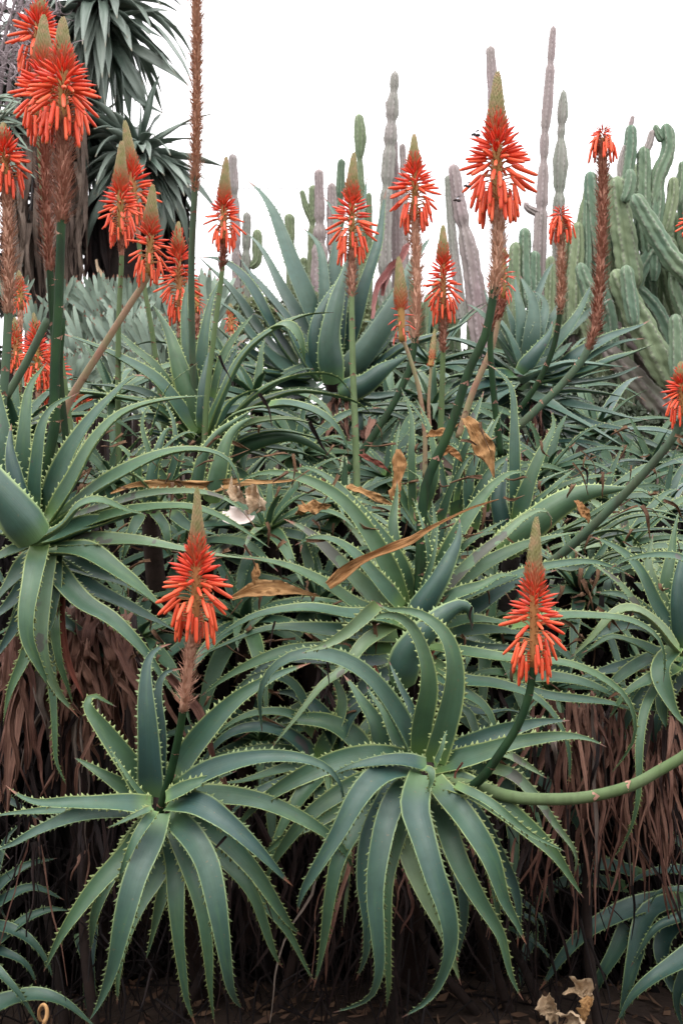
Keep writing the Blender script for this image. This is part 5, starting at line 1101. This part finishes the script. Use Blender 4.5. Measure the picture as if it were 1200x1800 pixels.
for i, (x, y, d, n, L, w, lab) in enumerate(fill):
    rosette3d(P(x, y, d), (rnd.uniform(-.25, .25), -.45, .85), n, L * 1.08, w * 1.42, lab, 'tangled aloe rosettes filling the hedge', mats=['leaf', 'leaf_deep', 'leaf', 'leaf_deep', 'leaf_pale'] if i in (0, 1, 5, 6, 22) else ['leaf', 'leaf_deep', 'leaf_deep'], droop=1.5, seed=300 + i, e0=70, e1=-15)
# ================================================================== DEAD LEAF SKIRTS, STEMS AND FIBRES
def skirt(root, n, xr, y0f, lenr, d0, dj, seed, wr=(.008, .02), mats=('dead',), conv=None, name='dead_leaf', twist=1.5):
    r = np.random.default_rng(seed); cl = r.uniform(*xr, size=max(4, n // 7))
    for i in range(n):
        x = cl[i % len(cl)] + r.normal() * 9; y = y0f(x) + r.uniform(-25, 60); l = lenr[0] * .6 + (lenr[1] * 1.05 - lenr[0] * .6) * r.uniform() ** 1.3; d = d0 + r.uniform(-dj, dj)
        pts = []; ph = r.uniform(0, 6.28); am = r.uniform(4, 17); dr = r.uniform(-.11, .11) + (conv(x) if conv else 0)
        xx = 0.0; hd = dr; nk = 9
        for k in range(nk):
            q = k / (nk - 1); hd = hd * .72 + dr * .28 + r.normal() * am * .017; xx += hd * l / (nk - 1)
            pts.append(P(x + xx, y + l * q, d - .10 * math.sin(q * 2.2) + r.uniform(-.008, .008)))
        part(name, ribbon_mb(np.array(pts), r.uniform(*wr), (r.uniform(-.7, .7), -1, .1), nseed(), curl=r.uniform(.4, 1.1), twist=r.uniform(-twist, twist), segs=12, wob=.18, prof=([0, .15, .5, .85, 1], [.7, 1, .8, .5, .12])), M['dead_grey' if r.uniform() < .05 and 'dead' in mats else mats[int(r.integers(len(mats)))]], root)
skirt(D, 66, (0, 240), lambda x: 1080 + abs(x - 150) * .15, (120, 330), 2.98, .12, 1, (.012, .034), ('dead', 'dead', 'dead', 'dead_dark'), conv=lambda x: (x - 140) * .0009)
skirt(D, 34, (20, 200), lambda x: 1095, (120, 280), 2.90, .05, 21, (.012, .024), ('dead',))
skirt(D, 22, (120, 225), lambda x: 1090, (70, 150), 2.86, .03, 22, (.028, .050), ('dead',), twist=.8, conv=lambda x: (x - 140) * .002)
skirt(D, 50, (110, 210), lambda x: 1085, (60, 190), 2.88, .05, 2, (.014, .034), ('dead',), conv=lambda x: (x - 130) * .002)
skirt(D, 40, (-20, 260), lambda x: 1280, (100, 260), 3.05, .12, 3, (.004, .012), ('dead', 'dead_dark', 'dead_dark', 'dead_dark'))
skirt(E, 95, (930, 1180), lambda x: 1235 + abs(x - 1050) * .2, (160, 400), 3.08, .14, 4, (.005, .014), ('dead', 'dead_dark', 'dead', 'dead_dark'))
skirt(E, 55, (960, 1130), lambda x: 1230, (120, 380), 2.98, .05, 5, (.007, .017), ('dead',))
skirt(E, 30, (1120, 1230), lambda x: 1280, (150, 320), 2.98, .08, 6, (.006, .016), ('dead',))
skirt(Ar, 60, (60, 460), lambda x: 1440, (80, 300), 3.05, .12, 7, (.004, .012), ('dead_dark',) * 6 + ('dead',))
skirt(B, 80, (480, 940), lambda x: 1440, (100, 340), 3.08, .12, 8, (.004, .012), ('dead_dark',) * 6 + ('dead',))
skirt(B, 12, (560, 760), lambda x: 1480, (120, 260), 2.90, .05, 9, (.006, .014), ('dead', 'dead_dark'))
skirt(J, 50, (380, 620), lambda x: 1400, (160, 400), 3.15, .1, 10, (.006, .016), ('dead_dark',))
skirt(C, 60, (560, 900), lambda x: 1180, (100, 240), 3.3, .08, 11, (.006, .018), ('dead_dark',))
skirt(G, 24, (575, 650), lambda x: 715, (30, 90), 4.45, .05, 12, (.01, .03), ('dead',))
skirt(H, 26, (880, 960), lambda x: 700, (40, 110), 4.75, .08, 13, (.01, .03), ('dead', 'dead_dark'))

# old bare stems leaning in the shade (one thing each)
r = np.random.default_rng(77)
ow = ['beneath the lower left rosette', 'left of the lower left rosette', 'under the gap between the front rosettes', 'crossing low at the bottom centre', 'under the lower centre rosette', 'right of the lower centre rosette', 'behind the right dead leaf skirt', 'at the foot of the right skirt', 'behind the left dead leaf skirt', 'leaning at the bottom centre right']
stem_owner = [Ar, Ar, J, B, B, B, E, E, D, B]
spots = [(300, 1790, 340, 1500), (120, 1790, 60, 1480), (480, 1790, 560, 1450), (760, 1800, 560, 1600), (680, 1800, 720, 1420), (900, 1800, 790, 1500), (1060, 1790, 1040, 1300), (1000, 1790, 880, 1620), (180, 1790, 150, 1150), (850, 1800, 700, 1560)]
for (x0, y0, x1, y1), w, own in zip(spots, ow, stem_owner):
    d = r.uniform(3.0, 3.35); a = P(x0, y0, d); b = P(x1, y1, d + r.uniform(-.1, .15)); a[2] = ground_z(a[0], a[1]) - .03
    mb = MB(); mb.tube(catmull([a, a * .6 + b * .4 + r.normal(size=3) * .03, b], 14), np.linspace(.016, .010, 14) * (1 + .06 * np.sin(np.arange(14) * 2.1)), 9)
    part('bare_stem', mb, M['trunk'], own)
# thin dry flower stems and fibres in the dark
mb = MB()
for i in range(700):
    x = r.uniform(-60, 1040); y = r.uniform(1380, 1780); d = r.uniform(2.95, 3.7); a = r.normal(1.57, .45); l = r.uniform(60, 260)
    p0 = P(x, y, d); p2 = P(x + math.cos(a) * l, y + math.sin(a) * l, d + r.uniform(-.1, .1)); 
    gz = ground_z(p2[0], p2[1]); p2[2] = max(p2[2], gz)
    mb.tube(catmull([p0, (p0 + p2) / 2 + r.normal(size=3) * .02, p2], 7), np.linspace(.0030, .0012, 7) * r.uniform(.6, 1.6), 4, cap=False)
o = single('dry_fibres', mb, M['dead_dark'], 'thin dry roots and fibres hanging in the shade below the rosettes', 'fibres'); o['kind'] = 'stuff'
# the hedge goes on past both edges of the picture
sides = [(1330, 1000, 3.3), (1420, 1200, 3.2), (1380, 850, 3.9), (1540, 980, 3.6), (1620, 1180, 3.4), (1560, 780, 4.5), (1760, 1000, 4.0), (1420, 1420, 3.2), (1600, 1420, 3.4), (1780, 1260, 3.7), (1420, 700, 5.2), (1700, 720, 5.4), (1880, 900, 4.8),
 (-160, 900, 3.3), (-260, 1150, 3.2), (-220, 700, 4.2), (-420, 950, 3.6), (-380, 1300, 3.3), (-520, 780, 4.6), (-620, 1080, 3.9), (-180, 1400, 3.2), (-560, 1380, 3.5)]
nth = ['nearest', 'second', 'third', 'fourth', 'fifth', 'sixth', 'seventh', 'eighth', 'ninth', 'tenth', 'eleventh', 'twelfth', 'farthest']
for i, (x, y, d) in enumerate(sides):
    rt = rosette3d(P(x, y, d), (rnd.uniform(-.25, .25), -.6, .8), 22, .46, .055, 'spiny aloe rosette past the %s edge of the picture, %s of its row' % ('right' if x > 600 else 'left', nth[i if x > 600 else i - 13]), 'aloes continuing the hedge beyond the picture', mats=['leaf', 'leaf_blue'], droop=1.3, seed=700 + i, e0=75, e1=-25)
    skirt(rt, 22, (x - 110, x + 110), lambda q: y + 60, (120, 380), d + .12, .08, 800 + i, (.010, .030), ('dead', 'dead_dark'))
# dense leaf mass at the hedge core, its deep shade put into the colour
r = np.random.default_rng(78)
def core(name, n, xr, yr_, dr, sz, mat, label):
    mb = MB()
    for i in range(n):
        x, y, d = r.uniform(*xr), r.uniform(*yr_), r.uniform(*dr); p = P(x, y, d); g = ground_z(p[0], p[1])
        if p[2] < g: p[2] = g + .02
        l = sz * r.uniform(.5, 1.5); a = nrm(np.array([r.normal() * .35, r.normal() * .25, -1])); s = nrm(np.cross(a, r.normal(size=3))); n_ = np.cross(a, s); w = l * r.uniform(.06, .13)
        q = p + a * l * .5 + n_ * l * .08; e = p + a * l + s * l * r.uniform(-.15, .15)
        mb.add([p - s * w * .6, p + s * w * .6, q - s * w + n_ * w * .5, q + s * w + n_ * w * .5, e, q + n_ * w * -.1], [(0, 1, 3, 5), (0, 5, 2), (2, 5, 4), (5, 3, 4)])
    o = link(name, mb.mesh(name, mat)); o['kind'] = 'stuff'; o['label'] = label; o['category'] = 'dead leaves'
core('shade_core_leaves', 15000, (-240, 1400), (1000, 1790), (3.5, 4.0), .16, M['rot'], 'dense mass of dead leaves inside the hedge, coloured near black for the shade')
core('shaded_old_leaves', 7000, (-200, 1350), (900, 1150), (4.1, 4.8), .16, M['rot'], 'mass of old leaves at the back of the hedge, coloured near black for shade')

# ================================================================== FLOWER STALKS
Rd = 'spike of red tubular flowers '
spike(Ar, 2.42, (343, 1076), (349, 858), 68, fl=(-.02, .44), cone=(.50, 1), n=74, spent=170, spent_w=36, stalk=[(280, 1445), (284, 1415), (300, 1360), (316, 1285), (324, 1235), (331, 1180), (338, 1125)], sw=14.5, smat='stalk_dark', cone_r=13, dd=.12, ax_r=7, husk_n=260)
spike(B, 2.42, (938, 1150), (938, 910), 62, fl=(-.02, .50), cone=(.55, 1), n=76, spent=0, stalk=[(762, 1386), (800, 1392), (840, 1374), (880, 1322), (910, 1274), (928, 1225), (936, 1180)], sw=16, smat='stalk_dark', cone_r=16, dd=.15, ax_r=7, pw=6)
spike(B, 2.42, (1300, 1180), (1330, 1000), 60, n=60, stalk=[(765, 1372), (840, 1384), (900, 1401), (964, 1405), (1031, 1401), (1106, 1382), (1162, 1352), (1210, 1322), (1260, 1270)], sw=21, smat='stalk', cone_r=15, dd=.12, pw=6)
spike(D, 2.9, (112, 208), (110, 32), 66, fl=(0, .56), cone=(.60, 1), n=100, spent=175, spent_w=48, stalk=[(60, 900), (82, 812), (97, 749), (96, 700), (98, 620), (103, 540), (108, 400), (112, 300)], sw=17, smat='stalk_dark', cone_r=18, dd=-.1, ax_r=8, husk_n=420)
spike(D, 3.05, (80, 205), (75, 28), 62, fl=(0, .5), cone=(.58, 1), n=80, spent=260, spent_w=40, stalk=[(90, 800), (98, 650), (92, 540), (84, 400), (80, 300)], sw=13, smat='stalk_dark', cone_r=17, ax_r=7, husk_n=420)
spike(D, 3.4, (62, 95), (73, -8), 56, fl=(0, .7), cone=(.7, 1), n=70, spent=100, stalk=[(130, 800), (110, 650), (85, 450), (66, 200)], sw=11, cone_r=12)
spike(D, 3.0, (12, 312), (6, 218), 50, fl=(0, .7), cone=(.7, 1), n=72, spent=230, spent_w=34, stalk=[(0, 760), (5, 700), (12, 620), (16, 500), (14, 400)], sw=15, smat='stalk_grey', cone_r=12, husk_n=480)
spike(Fp, 4.0, (240, 375), (222, 214), 46, fl=(0, .5), cone=(.55, 1), n=60, spent=20, stalk=[(290, 760), (270, 600), (250, 480)], sw=9, smat='stalk', cone_r=12)
spike(Fp, 3.7, (212, 405), (212, 250), 42, fl=(0, .5), cone=(.55, 1), n=62, spent=30, stalk=[(210, 850), (208, 700), (209, 560), (214, 460)], sw=10, smat='stalk', cone_r=13)
spike(D, 3.3, (262, 470), (268, 327), 44, fl=(0, .5), cone=(.52, 1), n=52, spent=0, stalk=[(100, 760), (125, 700), (180, 612), (232, 530), (252, 500)], sw=13, smat='stalk_pink', cone_r=14)
spike(Fp, 4.1, (316, 545), (312, 392), 40, fl=(0, .75), cone=(.75, 1), n=90, spent=40, stalk=[(345, 800), (325, 680), (316, 600)], sw=9, cone_r=9)
spike(Fp, 3.6, (393, 415), (395, 278), 40, fl=(0, .45), cone=(.5, 1), n=66, spent=52, spent_w=22, stalk=[(358, 870), (362, 720), (375, 600), (389, 490), (392, 450)], sw=10, smat='stalk', cone_r=11, husk_n=90)
# tall spent stalk
spike(Fp, 3.5, (345, -20), (347, -160), 30, n=20, spent=340, spent_w=30, dd=.3, stalk=[(352, 790), (343, 720), (338, 600), (337, 450), (344, 300), (346, 150)], sw=12, smat='stalk_grey', husk_n=900, label='tall spent flower stalk bristling with dry pink brown husks')
spike(G, 3.9, (618, 430), (619, 270), 48, fl=(0, .52), cone=(.58, 1), n=68, spent=90, spent_w=24, stalk=[(628, 890), (625, 780), (620, 650), (618, 540), (618, 480)], sw=11, smat='stalk', cone_r=11, husk_n=170, dd=-.3)
spike(G, 4.0, (729, 375), (727, 238), 48, fl=(0, .6), cone=(.65, 1), n=84, spent=235, spent_w=30, stalk=[(580, 860), (630, 802), (677, 733), (706, 680), (726, 620), (733, 520), (730, 430)], sw=12, smat='stalk_dark', cone_r=10, husk_n=460, dd=-.3)
spike(G, 3.8, (779, 545), (778, 398), 38, fl=(0, .62), cone=(.66, 1), n=80, spent=70, spent_w=22, stalk=[(773, 780), (776, 700), (778, 620)], sw=10, smat='stalk', cone_r=10, husk_n=120)
spike(C, 3.6, (706, 590), (702, 453), 26, fl=(0, .42), cone=(.45, 1), n=26, spent=0, stalk=[(746, 840), (746, 760), (735, 680), (715, 615)], sw=8, smat='stalk_pink', cone_r=14, pink=True)
mbud = spike(C, 3.6, (757, 640), (764, 580), 9, fl=(0, .2), cone=(.2, 1), n=6, fln=90, spent=0, stalk=[(760, 800), (753, 720), (756, 660)], sw=6, smat='stalk_pink', cone_r=8, pink=True, label='young closed green bud spike')
spike(C, 3.1, (874, 345), (871, 127), 68, fl=(0, .52), cone=(.56, 1), n=104, spent=170, spent_w=38, stalk=[(735, 1060), (738, 990), (742, 900), (752, 840), (792, 750), (824, 650), (852, 590), (868, 510), (875, 430)], sw=16, smat='stalk_dark', cone_r=18, ax_r=8, husk_n=330, dd=-.1)
spike(I_, 3.7, (884, 520), (883, 440), 26, fl=(0, .9), cone=(.9, 1), n=44, spent=40, stalk=[(805, 770), (830, 690), (862, 615), (876, 560)], sw=11, smat='stalk_pink', cone_r=8, pink=True)
spike(I_, 3.6, (872, 500), (874, 440), 20, n=14, kind='crown', spent=80, stalk=[(880, 800), (868, 700), (861, 600), (868, 540)], sw=11, smat='stalk_dark', spent_w=22)
spike(H, 3.9, (985, 396), (985, 362), 38, fl=(-.1, .9), n=44, kind='crown', spent=150, spent_w=24, stalk=[(905, 730), (945, 672), (972, 610), (984, 540), (986, 460)], sw=10, smat='stalk_dark', husk_n=290)
spike(H, 3.7, (1058, 250), (1059, 222), 42, fl=(-.1, .9), n=42, kind='crown', spent=360, spent_w=30, stalk=[(900, 760), (950, 712), (990, 672), (1030, 620), (1048, 560), (1056, 430), (1059, 320)], sw=13, smat='stalk_grey', husk_n=760)
spike(E, 2.9, (1199, 722), (1196, 638), 40, fl=(0, .75), cone=(.7, 1), n=70, spent=0, stalk=[(940, 1010), (985, 975), (1040, 925), (1100, 865), (1150, 810), (1185, 765)], sw=17, smat='stalk_grey', cone_r=12, dd=.2)
spike(E, 3.4, (1222, 412), (1225, 300), 36, n=50, spent=60, stalk=[(1260, 1000), (1250, 700), (1228, 500)], sw=10, cone_r=10)
# small red spikes low at the left, farther back
for (x0, y0, x1, y1, R, n, d, sx, sy) in [(36, 538, 34, 478, 20, 50, 4.6, 34, 800), (30, 640, 26, 560, 26, 60, 4.4, 40, 830), (68, 668, 62, 552, 38, 90, 4.3, 80, 850), (96, 690, 96, 585, 34, 80, 4.5, 100, 850), (150, 722, 140, 690, 26, 34, 4.6, 145, 830), (110, 715, 112, 680, 18, 24, 4.6, 115, 830), (406, 578, 405, 536, 15, 24, 5.2, 400, 700), (346, 545, 345, 500, 16, 26, 4.6, 345, 700)]:
    spike(Fp, d, (x0, y0), (x1, y1), R, fl=(0, .7), cone=(.68, 1), n=n, fln=70, spent=50, spent_w=12, stalk=[(sx, sy), ((sx + x0) / 2, (sy + y0) / 2), (x0, y0 + 30)], sw=9, cone_r=7, bracts=False)
# a loose grey stalk and a dark one on the left
for pts, w, m in [([(10, 700), (45, 640), (85, 560)], 14, 'stalk_grey'), ([(125, 860), (115, 760), (105, 650), (110, 560)], 13, 'stalk_dark')]:
    mb = MB(); mb.tube(px_curve(pts, 3.2, 0, 0), w * .5 / F * 3.2, 10); part('old_stalk', mb, M[m], D)

# ================================================================== DRY LEAVES AND SMALL THINGS
def dry(pts, w, d, label, mat='dry', seed=1, curl=.5, twist=.8, prof=None, ref=(0, -.7, .7), cat='dry leaf', group='orange dry leaves caught in the hedge'):
    mb = ribbon_mb(px_curve(pts, d, .02, .02), w / F * d, ref, seed, curl=curl, twist=twist, segs=30, nx=9, wob=.25, crumple=.24, prof=prof or ([0, .25, .6, 1], [.35, 1, .8, .06]))
    return single('dry_leaf', mb, M[mat], label, cat, group)
dry([(408, 1052), (445, 1040), (500, 1036), (562, 1048)], 30, 2.92, 'broad wrinkled orange dry leaf right of the lower left red flower', seed=2)
dry([(577, 1030), (627, 990), (687, 964), (725, 949), (757, 928), (825, 894), (876, 878)], 19, 2.86, 'long orange dry leaf lying slantwise across the central aloe', seed=3, twist=1.2, prof=([0, .1, .4, .6, .75, 1], [.7, 1, .8, .5, .25, .08]))
dry([(195, 868), (250, 852), (350, 857), (410, 850), (500, 846), (552, 838)], 20, 3.15, 'long horizontal orange dry leaf behind the lower left flower tip', seed=4)
dry([(600, 856), (650, 870), (700, 892)], 16, 3.2, 'short orange dry leaf left of the central stalk', seed=5)
dry([(699, 790), (702, 830), (695, 870), (704, 914)], 24, 3.2, 'upright crumpled orange dry leaf left of the dark stalk', seed=6)
dry([(815, 735), (835, 765), (855, 800), (868, 840)], 38, 3.15, 'hanging orange dry leaf right of the leaning dark stalk', seed=7, twist=.3)
dry([(748, 768), (785, 758), (805, 745)], 16, 3.3, 'small orange dry leaf just right of the leaning dark stalk', seed=8)
dry([(520, 905), (550, 893), (582, 888)], 30, 3.15, 'crumpled orange dry leaf beside the purple blotched leaf', seed=9)
dry([(450, 990), (452, 1020), (456, 1050)], 16, 3.05, 'narrow upright orange dry leaf above the broad wrinkled one', seed=10)
dry([(775, 800), (790, 790), (812, 812)], 18, 3.3, 'curled orange dry scrap low between the upright leaves', seed=11)
dry([(1010, 880), (1030, 905), (1035, 925)], 16, 3.1, 'small orange dry scrap right of the thick pointed leaf', seed=12)
dry([(630, 800), (660, 812), (688, 832)], 11, 3.6, 'thin pinkish dry leaf behind the crossing stalk', 'dead_red', 13)
dry([(396, 868), (420, 872), (434, 886)], 28, 2.95, 'tan curled husk above the white one left of centre', 'tan', 14, curl=1.2, group='pale curled husks beside the left pale leaf tips')
dry([(430, 868), (450, 875), (466, 892), (450, 902)], 30, 2.95, 'tan crumpled husk with a hole, rightmost of the husks', 'tan', 15, curl=1.4, twist=2, group='pale curled husks beside the left pale leaf tips')
M['white'] = simple('bleached_husk', (0.62, 0.54, 0.50), (0.72, 0.66, 0.62), 20, .7, .4)
mb = ribbon_mb(px_curve([(401, 898), (412, 912), (428, 914), (440, 905)], 2.92, .02, 0), .05, (0, -1, .2), 16, curl=.9, nx=9, prof=([0, .4, 1], [.5, 1, .4])); single('dry_husk', mb, M['white'], 'white bleached husk hanging under the tan ones', 'husk', 'pale curled husks beside the left pale leaf tips')
# small scraps and threads of dry leaf lodged all through the hedge
mb = MB(); r = np.random.default_rng(88)
for i in range(420):
    x, y = r.uniform(120, 1200), r.uniform(740, 1330); dd = r.uniform(2.85, 3.7); a = r.uniform(0, 6.28); l = r.uniform(10, 60); k = r.uniform(-20, 20)
    c = px_curve([(x, y), (x + math.cos(a) * l * .5 + k * .4, y + abs(math.sin(a)) * l * .5), (x + math.cos(a) * l, y + abs(math.sin(a)) * l + k)], dd, .01, -.01)
    rb = ribbon_mb(c, r.uniform(.003, .013), (r.normal() * .3, -1, .4), i, curl=.8, twist=2.0, segs=7, nx=4)
    mb.add(np.vstack(rb.v), rb.f, np.vstack(rb.uv))
o = single('dry_scraps', mb, M['dry_mix'], 'small brown scraps and threads of dry leaf lodged all through the hedge', 'dry leaves'); o['kind'] = 'stuff'
for pts, w in (([(722, 425), (706, 450), (688, 480), (672, 520)], 15), ([(700, 455), (682, 480), (664, 512), (655, 560)], 13)):
    part('withered_spike', ribbon_mb(px_curve(pts, 4.4, 0, 0), w / F * 4.4, (0, -1, .2), nseed(), curl=1.1, twist=.6, crumple=.15, segs=18, nx=7, prof=([0, .15, .5, 1], [.1, .8, 1, .5])), M['withered'], G)
# thin black and red shrivelled leaf tips
def shred(pts, w, d, label, mat='dead_dark'):
    mb = ribbon_mb(px_curve(pts, d, 0, .01), w / F * d, (0, -1, 0), nseed(), curl=.8, twist=2, segs=14, prof=([0, .5, 1], [1, .7, .2])); single('shrivelled_leaf_tip', mb, M[mat], label, 'leaf tip', 'shrivelled leaf tips dangling in the hedge')
shred([(658, 1170), (667, 1188), (673, 1206)], 6, 2.7, 'short dark red shrivelled tip above the lower centre rosette', 'dead_red')
shred([(762, 1144), (758, 1160), (763, 1175)], 6, 2.6, 'small red shrivelled tip right of the dark curled leaf', 'dead_red')
shred([(829, 1066), (826, 1085), (829, 1108)], 5, 2.78, 'dark tip dangling from the curled leaf of the central aloe')
shred([(483, 1092), (478, 1115), (474, 1136)], 4, 2.75, 'dark thread crossing the long left leaves')
shred([(575, 1160), (577, 1185), (579, 1207)], 4, 2.65, 'dark thread in front of the arching leaf tip')
shred([(812, 1340), (800, 1362), (804, 1390), (812, 1402)], 4, 2.5, 'reddish thread hanging above the curved stalk base', 'dead_red')
shred([(1020, 822), (1032, 830), (1030, 858)], 5, 3.1, 'black hooked tip below the right blue aloe')
shred([(455, 692), (472, 715), (478, 750)], 7, 3.4, 'grey shredded leaf end under the arching leaves')
shred([(545, 740), (562, 775), (580, 805)], 9, 3.5, 'purple grey shredded tip right of the thick stub leaves')
shred([(385, 625), (400, 655), (410, 680)], 6, 3.3, 'brown twisted tip across the pale stalk')
shred([(455, 1540), (470, 1590), (480, 1620)], 5, 2.5, 'dark shrivelled tip hanging between the front rosettes')
shred([(398, 1470), (365, 1510), (358, 1540)], 5, 2.42, 'black thread lying over the lower left rosette leaf')
# fallen husks on the ground, bottom right
for k, (pts, w, d, lab, m) in enumerate([([(957, 1752), (966, 1770), (975, 1795)], 30, 2.95, 'cream curled husk on the ground, leftmost of the four', 'tan'), ([(1008, 1735), (1022, 1745), (1034, 1760)], 34, 3.0, 'cream rounded husk on the ground, topmost of the four', 'tan'),
        ([(1000, 1795), (1010, 1785), (1022, 1798)], 28, 2.9, 'pale small husk cut by the bottom edge', 'tan'), ([(1035, 1752), (1034, 1775), (1024, 1800)], 20, 2.92, 'orange curled leaf among the cream husks on the ground', 'dry')]):
    dry(pts, w, d, lab, m, 40 + k, curl=1.3, twist=1.0, prof=([0, .3, .7, 1], [.6, 1, .9, .4]), group='curled husks on the ground at bottom right')
# coiled orange dry tip, bottom left
th = np.linspace(0, 5.6, 20); cx, cy = 77, 1781
pts = [P(cx + 9 * math.cos(a + 1.9) * (1 - .02 * i), cy + 15 * math.sin(a + 1.9), 2.45 - .002 * i) for i, a in enumerate(th)]
mb = MB(); mb.tube(np.array(pts + [P(72, 1830, 2.45)]), np.linspace(.003, .0048, 21), 8); single('coiled_dry_tip', mb, M['dry'], 'orange dry leaf tip coiled into a loop at the bottom left', 'dry leaf')
# bees
M['bee'] = simple('bee_dark', (0.03, 0.025, 0.03), (0.08, 0.06, 0.05), 200); M['wing'] = simple('bee_wing', (0.35, 0.37, 0.42), (0.45, 0.47, 0.5), 200, .3)
for x, y, d, s, lab in [(836, 237, 3.0, 1.15, 'bee flying left of the tallest red flower'), (821, 327, 3.05, 1.0, 'bee hovering at the left florets of the tallest red flower'), (803, 352, 3.02, 1.0, 'bee beside the mauve cactus column, lowest of the three')]:
    c = P(x, y, d); rt = thing('bee', c, lab, 'bee', 'bees around the tallest red flower')
    def blob(mb, o, r3, k=8):
        rows = []
        for i in range(6):
            a = math.pi * i / 5; rows.append([[o[0] + r3[0] * math.cos(a) * -1, o[1] + r3[1] * math.sin(a) * math.cos(b), o[2] + r3[2] * math.sin(a) * math.sin(b)] for b in np.arange(k) / k * 6.283])
        mb.grid(np.array(rows), np.zeros((6, k, 2)), close=True)
    mb = MB(); blob(mb, c + np.array([.004, 0, -.001]) * s, (.0065 * s, .004 * s, .004 * s)); part('abdomen', mb, M['bee'], rt)
    mb = MB(); blob(mb, c + np.array([-.004, 0, .001]) * s, (.004 * s, .0038 * s, .0038 * s)); blob(mb, c + np.array([-.0085, 0, 0]) * s, (.0025 * s, .003 * s, .003 * s)); part('thorax', mb, M['bee'], rt)
    for sd in (-1, 1):
        mb = MB(); b0 = c + np.array([-.003, sd * .002, .004]) * s
        mb.add([b0, b0 + np.array([.004, sd * .006, .004]) * s, b0 + np.array([.010, sd * .009, .005]) * s, b0 + np.array([.009, sd * .003, .003]) * s, b0 + np.array([.004, sd * .005, .0045]) * s], [(0, 1, 4), (1, 2, 4), (2, 3, 4), (3, 0, 4)]); part('wing', mb, M['wing'], rt)
